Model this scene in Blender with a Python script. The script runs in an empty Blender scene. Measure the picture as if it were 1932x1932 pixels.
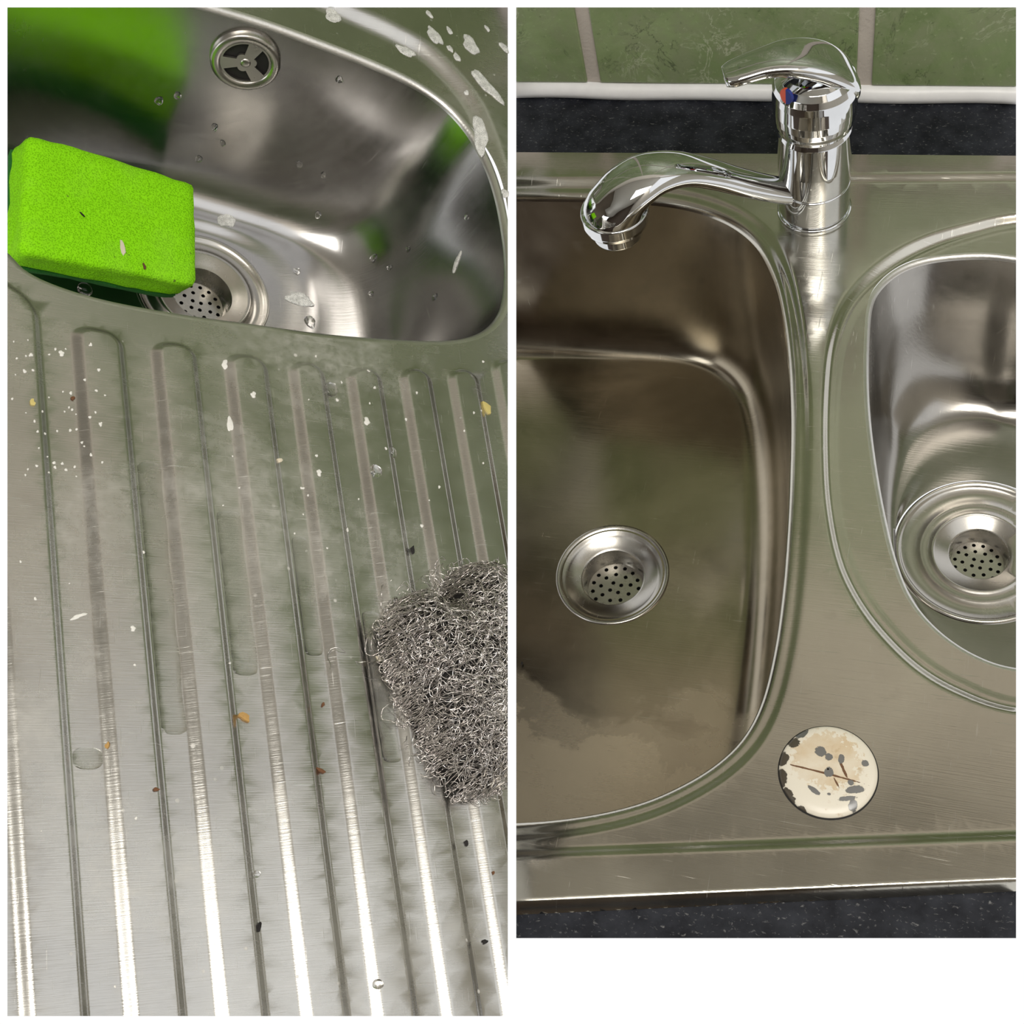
import bpy, bmesh, math, random
import numpy as np
from mathutils import Vector, Matrix, noise
from mathutils.geometry import delaunay_2d_cdt

random.seed(7)
rng = np.random.default_rng(7)
scene = bpy.context.scene
COL = scene.collection

# ------------------------------------------------------------------ camera
F, CX, CY = 2400.0, 966.0, 966.0          # focal length and centre, for a 1932 px frame
PI = math.pi
def ray(px, py): return np.array([(px-CX)/F, (py-CY)/F, 1.0])
nR = ray(1522, 2510); nR /= np.linalg.norm(nR)      # "down" of the upright sink, camera axes
nL = ray(-500, 2300); nL /= np.linalg.norm(nL)      # "down" of the drainer
DR, DL = 0.64, 0.56                                 # camera height over each sink
ZR = 0.90                                           # height of the upright sink
def on_plane(px, py, n, D):
    r = ray(px, py); return r*(D/(n@r))
a, b = on_plane(974, 180, nR, DR), on_plane(1917, 192, nR, DR)
ex = (b-a)/np.linalg.norm(b-a); ez = -nR; ey = np.cross(ez, ex)
W = np.stack([ex, ey, ez])                          # camera axes -> world
CAM = np.array([0.0, 0.0, ZR+DR])
cam_d = bpy.data.cameras.new('camera'); cam = bpy.data.objects.new('camera', cam_d); COL.objects.link(cam)
cam_d.sensor_width = 36.0; cam_d.sensor_fit = 'HORIZONTAL'; cam_d.lens = 36.0*F/1932.0
cam_d.clip_start = 0.02; cam_d.clip_end = 50
M = Matrix.Identity(4)
cols = [W@np.array([1, 0, 0]), W@np.array([0, -1, 0]), W@np.array([0, 0, -1])]
for c in range(3):
    for r_ in range(3): M[r_][c] = cols[c][r_]
for r_ in range(3): M[r_][3] = CAM[r_]
cam.matrix_world = M
scene.camera = cam

# ------------------------------------------------------------------ light
vs = scene.view_settings
vs.view_transform = 'Standard'; vs.look = 'None'; vs.exposure = 0.0; vs.gamma = 1.0; vs.use_curve_mapping = False
wd = bpy.data.worlds.new('world'); scene.world = wd; wd.use_nodes = True
wd.node_tree.nodes['Background'].inputs[0].default_value = (1, 1, 1, 1)
wd.node_tree.nodes['Background'].inputs[1].default_value = 1.02

def area(name, loc, target, sx, sy, power, col=(1, 1, 1)):
    l = bpy.data.lights.new(name, 'AREA'); l.shape = 'RECTANGLE'; l.size = sx; l.size_y = sy
    l.energy = power; l.color = col
    o = bpy.data.objects.new(name, l); COL.objects.link(o); o.location = loc
    o.rotation_euler = (Vector(target)-Vector(loc)).to_track_quat('-Z', 'Y').to_euler()
    return o
area('ceiling_lamp_light', (0.20, -0.32, 2.43), (0.20, -0.32, 0), 1.0, 0.7, 18.5, (1, .96, .9))
area('window_light', (-1.62, -1.15, 1.75), (0.0, 0.2, 1.0), 0.9, 0.9, 6, (.95, .98, 1))
area('corner_fill_light', (0.74, 0.20, 1.90), (0.0, 0.12, 1.75), 0.9, 0.9, 0.5, (.96, .98, 1))  # fill light added in the corner opening, brightens the drainer's lower part

# ------------------------------------------------------------------ frames
class Frame:                                        # a sink's own axes: z up off its steel
    def __init__(s, o, x, y, z):
        s.o, s.B = np.array(o), np.stack([x, y, z])  # rows: axes in world
        s.M = Matrix.Identity(4)
        for c, v in enumerate((x, y, z)):
            for r_ in range(3): s.M[r_][c] = v[r_]
        for r_ in range(3): s.M[r_][3] = o[r_]
        s.cam = s.B@(CAM-s.o)
    def p(s, px, py, z=0.0):                         # point of the plane z seen at a pixel
        d = s.B@(W@ray(px, py)); t = (z-s.cam[2])/d[2]; return s.cam+d*t
    def hit(s, px, py, q, n):                        # point of any plane
        d = s.B@(W@ray(px, py)); q, n = np.array(q), np.array(n)
        return s.cam+d*((n@(q-s.cam))/(n@d))
    def pix(s, P):
        q = W.T@(s.B.T@np.array(P)+s.o-CAM); return q[0]/q[2]*F+CX, q[1]/q[2]*F+CY
RF = Frame((0, 0, ZR), np.array([1., 0, 0]), np.array([0, 1., 0]), np.array([0, 0, 1.]))
zL = W@(-nL)
o_ = CAM+W@on_plane(480, 700, nL, DL)
e_ = CAM+W@on_plane(560, 1900, nL, DL)
yL = o_-e_; yL /= np.linalg.norm(yL); xL = np.cross(yL, zL)
LF = Frame(o_, xL, yL, zL)
PANEL = {id(RF): (974, 14, 1917, 1770), id(LF): (14, 14, 958, 1917)}

# ------------------------------------------------------------------ mesh helpers
def link(name, me, mat=None, parent=None, fr=None, smooth=True):
    o = bpy.data.objects.new(name, me); COL.objects.link(o)
    if mat is not None: me.materials.append(mat)
    if parent is not None: o.parent = parent
    elif fr is not None: o.matrix_world = fr.M
    if smooth:
        for p in me.polygons: p.use_smooth = True
    return o
def mesh(name, V, Fc):
    me = bpy.data.meshes.new(name); me.from_pydata([tuple(map(float, v)) for v in V], [], [tuple(map(int, f)) for f in Fc]); me.update(); return me
def tag(o, label, cat, group=None):
    o['label'] = label; o['category'] = cat
    if group: o['group'] = group
    return o
def empty(name, fr, loc=(0, 0, 0)):
    o = bpy.data.objects.new(name, None); COL.objects.link(o); o.empty_display_size = .02
    o.matrix_world = fr.M@Matrix.Translation(Vector([float(c) for c in loc])); return o
def clip(me, fr, fill=False, off=(0, 0, 0), inset=0, sides='lrtb'):
    """end the piece where the sink's view ends"""
    x0, y0, x1, y1 = PANEL[id(fr)]
    bm = bmesh.new(); bm.from_mesh(me)
    c = fr.cam-np.array(off)
    def d(px, py): return fr.B@(W@ray(px, py))
    for k, A, B_ in (('l', (x0, y1), (x0, y0)), ('t', (x0, y0), (x1, y0)), ('r', (x1, y0), (x1, y1)), ('b', (x1, y1), (x0, y1))):
        if k not in sides: continue
        n = np.cross(d(*A), d(*B_)); n /= np.linalg.norm(n)
        mid = d((x0+x1)/2, (y0+y1)/2)
        if n@mid > 0: n = -n                          # outer side positive
        g = bmesh.ops.bisect_plane(bm, geom=bm.verts[:]+bm.edges[:]+bm.faces[:], plane_co=Vector(c), plane_no=Vector(n), clear_outer=True)
        if fill:
            ed = [e for e in g['geom_cut'] if isinstance(e, bmesh.types.BMEdge)]
            if ed: bmesh.ops.contextual_create(bm, geom=ed)
    bm.to_mesh(me); bm.free(); me.update(); return me
def catmull(P, n, closed=True):
    P = np.array(P, float); N = len(P); out = []
    rngk = range(N) if closed else range(N-1)
    for k in rngk:
        if closed: p0, p1, p2, p3 = P[(k-1) % N], P[k], P[(k+1) % N], P[(k+2) % N]
        else: p0, p1, p2, p3 = P[max(k-1, 0)], P[k], P[k+1], P[min(k+2, N-1)]
        for t in np.linspace(0, 1, 24, endpoint=False):
            out.append(.5*((2*p1)+(-p0+p2)*t+(2*p0-5*p1+4*p2-p3)*t*t+(-p0+3*p1-3*p2+p3)*t**3))
    if not closed: out.append(P[-1])
    out = np.array(out)
    loop = np.vstack([out, out[:1]]) if closed else out
    s = np.r_[0, np.cumsum(np.linalg.norm(np.diff(loop, axis=0), axis=1))]
    q = np.linspace(0, s[-1], n, endpoint=not closed)
    return np.stack([np.interp(q, s, loop[:, k]) for k in range(P.shape[1])], 1)
def offset(P, d):                                    # closed 2-D loop, outward for d > 0
    T = np.roll(P, -1, 0)-np.roll(P, 1, 0); T /= np.linalg.norm(T, axis=1)[:, None]
    area2 = np.sum(P[:, 0]*np.roll(P[:, 1], -1)-np.roll(P[:, 0], -1)*P[:, 1])
    N = np.stack([T[:, 1], -T[:, 0]], 1)*(1 if area2 > 0 else -1)
    return P+N*d
def inside(Q, P):
    x, y = Q[:, 0], Q[:, 1]; r = np.zeros(len(Q), bool)
    for (x0, y0), (x1, y1) in zip(P, np.roll(P, -1, 0)):
        c = (y0 > y) != (y1 > y)
        r ^= c & (x < (x1-x0)*(y-y0)/((y1-y0) if y1 != y0 else 1e-12)+x0)
    return r
def pdist(Q, P, closed=True):
    A = P if closed else P[:-1]; B = np.roll(P, -1, 0) if closed else P[1:]
    out = np.full(len(Q), 1e9); AB = B-A; L2 = np.maximum((AB**2).sum(1), 1e-18)
    for s in range(0, len(Q), 20000):
        q = Q[s:s+20000]
        t = np.clip(((q[:, None]-A)*AB).sum(2)/L2, 0, 1)
        dd = np.linalg.norm(q[:, None]-(A+t[..., None]*AB), axis=2)
        out[s:s+20000] = dd.min(1)
    return out
SDF_CACHE = {}
def sdf(Q, P):
    """signed distance to a closed loop, read off a 2.5 mm lattice"""
    k = id(P)
    if k not in SDF_CACHE:
        lo, hi, st = BOX[0], BOX[1], .0025
        nx, ny = int((hi[0]-lo[0])/st)+2, int((hi[1]-lo[1])/st)+2
        X, Y = np.meshgrid(lo[0]+st*np.arange(nx), lo[1]+st*np.arange(ny))
        q = np.stack([X.ravel(), Y.ravel()], 1)
        SDF_CACHE[k] = ((pdist(q, P)*np.where(inside(q, P), -1, 1)).reshape(ny, nx), lo, st, P)
    D, lo, st, _ = SDF_CACHE[k]
    u = np.clip((Q-lo)/st, 0, [D.shape[1]-1.001, D.shape[0]-1.001]); i = u.astype(int); f = u-i
    a, b = i[:, 0], i[:, 1]
    return (D[b, a]*(1-f[:, 0])*(1-f[:, 1])+D[b, a+1]*f[:, 0]*(1-f[:, 1])+D[b+1, a]*(1-f[:, 0])*f[:, 1]+D[b+1, a+1]*f[:, 0]*f[:, 1])
def sstep(e0, e1, x):
    t = np.clip((x-e0)/(e1-e0), 0, 1); return t*t*t*(t*(6*t-15)+10)
def hexgrid(lo, hi, step):
    gx = np.arange(lo[0], hi[0], step); gy = np.arange(lo[1], hi[1], step*.866)
    X, Y = np.meshgrid(gx, gy); X = X+np.where(np.arange(len(gy)) % 2, step/2, 0)[:, None]
    return np.stack([X.ravel(), Y.ravel()], 1)
def sheet(name, boundary, holes, zfun, fine, coarse, rows=(), band=None):
    """one pressed steel sheet: outline, holes, relief z(x, y); closer points where the relief bends"""
    bd = np.array(boundary); lo, hi = bd.min(0), bd.max(0)
    G = hexgrid(lo, hi, fine); G = G[inside(G, bd)]
    for h in holes: G = G[~inside(G, h)]
    e = fine*.8
    z = zfun(G)
    bend = np.maximum(abs(zfun(G+[e, 0])-z), abs(zfun(G+[0, e])-z))+np.maximum(abs(zfun(G-[e, 0])-z), abs(zfun(G-[0, e])-z))
    G = G[bend > 1.5e-5]
    C = hexgrid(lo, hi, coarse); C = C[inside(C, bd)]
    for h in holes: C = C[~inside(C, h)]
    zc = zfun(C)
    bc = abs(zfun(C+[e, 0])-zc)+abs(zfun(C+[0, e])-zc)+abs(zfun(C-[e, 0])-zc)+abs(zfun(C-[0, e])-zc)
    C = C[bc <= 1.5e-5]
    G = np.vstack([G, C])
    G = G[pdist(G, bd) > fine*.5]
    if band is not None: G = G[~band(G)]
    for h in holes: G = G[pdist(G, h) > fine*.5]
    B = []
    for p, q in zip(bd, np.roll(bd, -1, 0)):
        n = max(1, int(np.linalg.norm(q-p)/(fine*1.5))); B += [p+(q-p)*t for t in np.arange(n)/n]
    verts, edges = [], []
    for l in [np.array(B)]+list(holes):
        s = len(verts); verts += [tuple(v) for v in l]
        edges += [(s+i, s+(i+1) % len(l)) for i in range(len(l))]
    for l in rows:
        s = len(verts); verts += [tuple(v) for v in l]; edges += [(s+i, s+i+1) for i in range(len(l)-1)]
    verts += [tuple(v) for v in G]
    v, e, f, *_ = delaunay_2d_cdt([Vector(p) for p in verts], edges, [], 0, 1e-7)
    V2 = np.array([(p.x, p.y) for p in v]); Fc = np.array([t for t in f if len(t) == 3])
    Cn = V2[Fc].mean(1); keep = inside(Cn, bd)
    for h in holes: keep &= ~inside(Cn, h)
    Fc = Fc[keep]; z = zfun(V2)
    A = V2[Fc]; cr = (A[:, 1, 0]-A[:, 0, 0])*(A[:, 2, 1]-A[:, 0, 1])-(A[:, 1, 1]-A[:, 0, 1])*(A[:, 2, 0]-A[:, 0, 0])
    Fc[cr < 0] = Fc[cr < 0][:, ::-1]
    return mesh(name, np.c_[V2, z], Fc)
def lathe(prof, n=64, cx=0, cy=0, cap=False):
    V, Fc = [], []
    for r, z in prof:
        for k in range(n):
            t = 2*PI*k/n; V.append((cx+r*math.cos(t), cy+r*math.sin(t), z))
    for j in range(len(prof)-1):
        for k in range(n):
            k2 = (k+1) % n; Fc.append((j*n+k, j*n+k2, (j+1)*n+k2, (j+1)*n+k))
    if cap: Fc.append(tuple(range((len(prof)-1)*n, len(prof)*n)))
    return V, Fc
def orient(me):
    bm = bmesh.new(); bm.from_mesh(me); bmesh.ops.recalc_face_normals(bm, faces=bm.faces[:]); bm.to_mesh(me); bm.free(); me.update(); return me

def bowl_mesh(name, rim, zrim, lip, foot, depth, fil, drain, rd, fall, draft_top=.0):
    """pressed bowl: lip roll, wall, bottom fillet, floor falling to the drain"""
    n = len(rim); rings = []
    c = np.array(drain[:2])
    R0 = offset(rim, lip)
    for k in range(8):                               # rolled lip
        t = k/7*PI/2*.92
        rings.append(np.c_[offset(R0, -lip*math.sin(t)), np.full(n, zrim-lip*(1-math.cos(t)))])
    top = rings[-1]
    ft = np.c_[foot, np.full(n, -depth)]
    d = ft[:, :2]-top[:, :2]; L = np.linalg.norm(d, axis=1)[:, None]; u = d/np.maximum(L, 1e-6)
    fh = np.minimum(fil, L[:, 0]*.9)                  # fillet run
    zt = top[0, 2]
    knee = top[:, :2]+u*(L-fh[:, None])
    zk = -depth+fil
    for k in range(1, 15):
        t = k/14; rings.append(np.c_[top[:, :2]+(knee-top[:, :2])*t, np.full(n, zt+(zk-zt)*t)])
    slope = (L[:, 0]-fh)/(zt-zk)                      # run per drop of the wall
    P0 = np.c_[knee, np.full(n, zk)]; P3 = ft          # soft corner between wall and floor
    P1 = P0+np.c_[u*np.minimum(slope*fil, fh)[:, None], np.full(n, -fil)]*.62
    P2 = P3-np.c_[u*fh[:, None], np.zeros(n)]*.55
    for k in range(1, 19):
        t = k/18; rings.append(P0*(1-t)**3+3*P1*t*(1-t)**2+3*P2*t*t*(1-t)+P3*t**3)
    ang = np.arctan2(foot[:, 1]-c[1], foot[:, 0]-c[0])
    D = c+rd*np.stack([np.cos(ang), np.sin(ang)], 1)
    for k in range(1, 25):
        t = k/24; rings.append(np.c_[foot+(D-foot)*t, np.full(n, -depth-fall*sstep(0, 1, np.array([t]))[0])])
    def loft(rg):
        m_ = len(rg); return mesh(name, np.vstack(rg), [(j*n+k, (j+1)*n+k, (j+1)*n+(k+1) % n, j*n+(k+1) % n) for j in range(m_-1) for k in range(n)])
    return loft(rings[7:]), loft(rings[:8])
def align(rim, foot, n):
    """pair the two outlines point by point, by angle about the middle of the foot"""
    c = foot.mean(0); m = rim.mean(0)
    def byang(P, c):
        a = np.unwrap(np.arctan2(P[:, 1]-c[1], P[:, 0]-c[0]))
        if a[-1] < a[0]: a = a[::-1]; P = P[::-1]
        return a, P
    a1, R_ = byang(rim, m); a2, Q = byang(foot, c)
    # evenly along the rim, same angle on the foot
    Q2, aa = np.vstack([Q, Q, Q, Q[:1]]), np.r_[a2-2*PI, a2, a2+2*PI, a2[0]+4*PI]
    k0 = a1
    while (k0 < a2[0]-2*PI).any(): k0 = k0+2*PI
    while (k0 > a2[0]+4*PI-.01).any(): k0 = k0-2*PI
    return R_, np.stack([np.interp(k0, aa, Q2[:, 0]), np.interp(k0, aa, Q2[:, 1])], 1)

# ------------------------------------------------------------------ materials
def newmat(name):
    m = bpy.data.materials.new(name); m.use_nodes = True
    nt = m.node_tree; return m, nt, nt.nodes['Principled BSDF']
class NB:
    def __init__(s, nt): s.nt = nt
    def n(s, t, **kw):
        o = s.nt.nodes.new(t)
        for k, v in kw.items(): setattr(o, k, v)
        return o
    def l(s, a, b): s.nt.links.new(a, b)
    def val(s, sock, v):
        if hasattr(v, 'is_output'): s.l(v, sock)
        else: sock.default_value = v
    def obj(s): return s.n('ShaderNodeTexCoord').outputs['Object']
    def mp(s, vec, scale=(1, 1, 1), rot=(0, 0, 0), loc=(0, 0, 0)):
        o = s.n('ShaderNodeMapping'); s.l(vec, o.inputs[0]); o.inputs['Scale'].default_value = scale
        o.inputs['Rotation'].default_value = rot; o.inputs['Location'].default_value = loc; return o.outputs[0]
    def noise(s, vec, sc, det=4, rough=.55, dist=0):
        o = s.n('ShaderNodeTexNoise'); s.l(vec, o.inputs['Vector']); o.inputs['Scale'].default_value = sc
        o.inputs['Detail'].default_value = det; o.inputs['Roughness'].default_value = rough; o.inputs['Distortion'].default_value = dist
        return o.outputs['Fac']
    def vor(s, vec, sc, feat='F1', rnd=1):
        o = s.n('ShaderNodeTexVoronoi'); o.feature = feat; s.l(vec, o.inputs['Vector']); o.inputs['Scale'].default_value = sc
        o.inputs['Randomness'].default_value = rnd; return o.outputs['Distance']
    def ramp(s, fac, stops, interp='LINEAR'):
        o = s.n('ShaderNodeValToRGB'); s.l(fac, o.inputs[0]); cr = o.color_ramp; cr.interpolation = interp
        while len(cr.elements) < len(stops): cr.elements.new(.5)
        for e, (p, c) in zip(cr.elements, stops):
            e.position = p; e.color = (c, c, c, 1) if not hasattr(c, '__len__') else (*c, 1)
        return o.outputs[0]
    def math(s, op, a, b=0.0, clamp=False):
        o = s.n('ShaderNodeMath', operation=op, use_clamp=clamp); s.val(o.inputs[0], a); s.val(o.inputs[1], b); return o.outputs[0]
    def mix(s, fac, a, b):
        o = s.n('ShaderNodeMix', data_type='RGBA'); s.val(o.inputs[0], fac)
        s.val(o.inputs[6], a if hasattr(a, 'is_output') else (*a, 1)); s.val(o.inputs[7], b if hasattr(b, 'is_output') else (*b, 1)); return o.outputs[2]
    def bump(s, h, strength, dist=.001, nrm=None):
        o = s.n('ShaderNodeBump'); o.inputs['Strength'].default_value = strength; o.inputs['Distance'].default_value = dist
        s.l(h, o.inputs['Height'])
        if nrm is not None: s.l(nrm, o.inputs['Normal'])
        return o.outputs[0]

def steel(name, base=(.56, .54, .50), rough=.24, grain=(0, 0, 0), gs=(40, 1400, 40), lime=0.0, scratch=.5, mottled=.12, seed=0, bstr=.15, film=None):
    m, nt, b = newmat(name); B = NB(nt); co = B.mp(B.obj(), loc=(seed*3.1, seed*1.7, seed*.9))
    b.inputs['Metallic'].default_value = 1
    g = B.noise(B.mp(co, gs, grain), 1, 3, .6)
    sc1 = B.noise(B.mp(co, (38, 1100, 50), (0, 0, grain[2]+.35)), 1, 2, .5, .3)
    sc2 = B.noise(B.mp(co, (1100, 44, 50), (0, 0, grain[2]-.5)), 1, 2, .5, .3)
    s = B.math('ADD', B.ramp(sc1, [(.68, 0), (.80, 1)]), B.ramp(sc2, [(.68, 0), (.80, 1)]), True)
    s = B.math('MULTIPLY', s, scratch)
    cloud = B.noise(co, 9, 5, .6, .4)
    cl2 = B.noise(co, 45, 4, .6)
    c0 = B.mix(B.ramp(cloud, [(.35, 0), (.7, 1)]), tuple(x*(1-mottled) for x in base), tuple(min(1, x*(1+mottled)) for x in base))
    c0 = B.mix(B.ramp(cl2, [(.62, 0), (.75, .35)]), c0, tuple(x*.75 for x in base))
    b_c = B.mix(s, c0, (.78, .77, .74))
    r = B.math('ADD', B.math('MULTIPLY', B.ramp(cloud, [(.3, 0), (.75, 1)]), .14), rough-.06)
    r = B.math('ADD', r, B.math('MULTIPLY', s, .2))
    r = B.math('ADD', r, B.math('MULTIPLY', g, .08), True)
    if film is not None:                              # dried film on the floor, with a ragged edge
        sp_ = B.n('ShaderNodeSeparateXYZ'); nt.links.new(B.obj(), sp_.inputs[0])
        e_ = B.math('ADD', B.math('SUBTRACT', film[0], sp_.outputs[1]), B.math('MULTIPLY', B.math('SUBTRACT', B.noise(co, 14, 6, .62, .5), .5), .16))
        f_ = B.ramp(B.math('ADD', B.math('MULTIPLY', e_, 6), .5), [(.42, 0), (.50, .6), (.60, .6), (.63, 1)])
        f_ = B.math('MULTIPLY', f_, B.ramp(sp_.outputs[2], [(0, 1), (1, 1)]))
        f_ = B.math('MULTIPLY', f_, film[1])
        nt.links.new(B.math('SUBTRACT', 1, f_), b.inputs['Metallic'])
        b_c = B.mix(f_, b_c, (.50, .42, .29)); r = B.math('ADD', r, B.math('MULTIPLY', f_, .15), True)
    if lime > 0:
        lm = B.noise(co, 7, 6, .7, .6); lf = B.noise(co, 160, 3, .7)
        k = B.math('MULTIPLY', B.ramp(lm, [(.5, 0), (.72, 1)]), B.ramp(lf, [(.35, .25), (.65, 1)]))
        dots = B.vor(co, 75); dz = B.math('MULTIPLY', B.ramp(dots, [(.05, 1), (.09, 0)]), B.ramp(B.noise(co, 12, 2), [(.5, 0), (.62, 1)]))
        k = B.math('MULTIPLY', B.math('ADD', B.math('MULTIPLY', k, .55), dz, True), lime)
        b.inputs['Metallic'].default_value = 1
        nt.links.new(B.math('SUBTRACT', 1, k), b.inputs['Metallic'])
        b_c = B.mix(k, b_c, (.72, .70, .66))
        r = B.math('ADD', r, B.math('MULTIPLY', k, .4), True)
    nt.links.new(b_c, b.inputs['Base Color']); nt.links.new(r, b.inputs['Roughness'])
    nt.links.new(B.bump(g, bstr, .0004, B.bump(s, .2, .0003)), b.inputs['Normal'])
    return m
def plain(name, col, rough=.5, metal=0, bump=None, coat=0):
    m, nt, b = newmat(name); B = NB(nt)
    b.inputs['Metallic'].default_value = metal
    co = B.obj(); k = B.noise(co, 60, 3)
    nt.links.new(B.mix(k, tuple(x*.88 for x in col), tuple(min(1, x*1.1) for x in col)), b.inputs['Base Color'])
    b.inputs['Roughness'].default_value = rough; b.inputs['Coat Weight'].default_value = coat
    if bump: nt.links.new(B.bump(B.noise(co, bump[0], 3), bump[1], .001), b.inputs['Normal'])
    return m
M_DRAINER = steel('steel_drainer', (.54, .53, .50), .21, (0, 0, -.12), (60, 1500, 60), lime=.75, scratch=.55, seed=1)
M_BOWL_L = steel('steel_bowl_wet', (.50, .49, .48), .17, (0, 0, .3), (30, 900, 30), lime=.12, scratch=.2, seed=2, bstr=.08)
M_DECK = steel('steel_deck', (.52, .50, .44), .13, (0, 0, .1), (30, 1200, 60), lime=.05, scratch=.5, seed=3, bstr=.08)
M_BOWL_R = steel('steel_bowl_stained', (.40, .35, .265), .17, (0, 0, .2), (30, 900, 30), lime=0, scratch=.2, seed=4, mottled=.2, bstr=.06, film=(RF.p(1100, 1340, -.165)[1]-RF.p(1530, 1300, 0)[1], .5))
M_BOWL_S = steel('steel_bowl_small', (.345, .33, .305), .17, (0, 0, .1), (30, 900, 200), lime=0, scratch=.25, seed=5, bstr=.1)
M_EDGE = steel('steel_ground_edge', (.66, .65, .62), .34, (0, 0, 0), (700, 700, 700), lime=.35, scratch=.5, seed=9, bstr=.3)
M_STRAIN = steel('steel_strainer', (.50, .48, .44), .22, (0, 0, 0), (300, 300, 300), scratch=.2, seed=6, bstr=.05)
M_CHROME = plain('chrome', (.66, .67, .68), .03, 1)
M_DARK = plain('dark_shade', (.012, .011, .01), .7)  # near black, the shade of hollows and gaps put into the colour
M_BEAD = plain('white_sealant', (.93, .93, .94), .35, 0, (90, .2))
M_GROUT = plain('grout', (.52, .47, .42), .9, 0, (400, .5))
M_PAINT = plain('wall_paint', (.64, .595, .52), .8); M_SHADY = plain('shaded_wall_paint', (.16, .13, .10), .8)  # second paint is a darkened copy, so the bowls reflect less light
M_CEIL = plain('ceiling_paint', (.68, .65, .58), .9)
M_BROWN = plain('dark_wood', (.06, .04, .026), .6)
M_RED = plain('indicator_red', (.75, .09, .03), .35)
M_BLUE = plain('indicator_blue', (.015, .03, .22), .35)
def tile_mat():
    m, nt, b = newmat('green_tile'); B = NB(nt); co = B.obj()
    w = B.noise(co, 9, 6, .65, .8); w2 = B.noise(co, 40, 5, .7, .5)
    c = B.mix(B.ramp(w, [(.3, 0), (.7, 1)]), (.13, .19, .07), (.30, .38, .19))
    c = B.mix(B.ramp(w2, [(.42, .0), (.62, .8)]), c, (.24, .28, .16))
    vein = B.math('ABSOLUTE', B.math('SUBTRACT', B.noise(co, 26, 5, .7, 1.2), .5))
    msk = B.ramp(B.noise(co, 17, 3), [(.5, 0), (.62, 1)])
    c = B.mix(B.math('MULTIPLY', B.ramp(vein, [(.0, .55), (.022, 0)]), msk), c, (.60, .62, .48))
    vd = B.math('ABSOLUTE', B.math('SUBTRACT', B.noise(B.mp(co, loc=(4, 2, 7)), 21, 5, .7, 1.0), .5))
    msk2 = B.ramp(B.noise(B.mp(co, loc=(1, 5, 2)), 14, 3), [(.5, 0), (.62, 1)])
    c = B.mix(B.math('MULTIPLY', B.ramp(vd, [(.0, .8), (.014, 0)]), msk2), c, (.03, .045, .02))
    nt.links.new(c, b.inputs['Base Color']); fl_ = B.noise(co, 240, 3, .7)
    c = B.mix(B.ramp(fl_, [(.60, 0), (.74, .55)]), c, (.50, .54, .36)); c = B.mix(B.ramp(B.noise(B.mp(co, loc=(3, 3, 3)), 190, 3, .7), [(.63, 0), (.76, .7)]), c, (.05, .07, .03))
    nt.links.new(c, b.inputs['Base Color']); b.inputs['Roughness'].default_value = .3
    nt.links.new(B.bump(w2, .12, .001), b.inputs['Normal']); return m
M_TILE = tile_mat()
def granite_mat():
    m, nt, b = newmat('black_laminate'); B = NB(nt); co = B.obj()
    s = B.noise(B.mp(co, (1, 1.6, 1.6)), 330, 3, .7, .5); g = B.noise(co, 60, 4, .6)
    c = B.mix(B.ramp(g, [(.35, 0), (.7, 1)]), (.008, .009, .013), (.028, .031, .040))
    c = B.mix(B.ramp(s, [(.60, 0), (.76, .8)]), c, (.24, .24, .24))
    nt.links.new(c, b.inputs['Base Color']); b.inputs['Roughness'].default_value = .5; b.inputs['Specular IOR Level'].default_value = .18; return m
M_TOP = granite_mat()

# ================================================================== UPRIGHT SINK (right)
fr = RF
P2 = lambda pts, z=0.0, f=RF: np.array([f.p(x, y, z)[:2] for x, y in pts])
WT = -0.0075                                           # worktop below the steel rim

# --- big bowl outline and floor
big_rim_px = [(974, 366), (1120, 368), (1235, 374), (1310, 387), (1375, 412), (1425, 452), (1456, 510), (1474, 580), (1486, 670), (1491, 780), (1489, 900),
              (1484, 1000), (1476, 1100), (1461, 1210), (1437, 1310), (1402, 1380), (1350, 1432), (1280, 1475), (1200, 1508), (1100, 1531), (974, 1545),
              (820, 1550), (660, 1520), (590, 1400), (560, 1100), (560, 800), (590, 500), (700, 390), (840, 366)]
big_rim = catmull(P2(big_rim_px, -.003), 320)
BIGD = .165
big_foot_px = [(974, 680), (1120, 682), (1240, 684), (1300, 692), (1345, 715), (1378, 755), (1394, 810), (1401, 900), (1401, 1000), (1394, 1120), (1380, 1250), (1360, 1400),
               (1335, 1520), (1270, 1600), (1150, 1640), (974, 1650), (820, 1640), (700, 1580), (660, 1400), (640, 1100), (650, 850), (700, 730), (820, 684)]
big_foot = catmull(P2(big_foot_px, -BIGD), 320)
big_rim, big_foot = align(big_rim, big_foot, 320)
big_drain = RF.p(1155, 1083, -BIGD-.0015)
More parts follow.
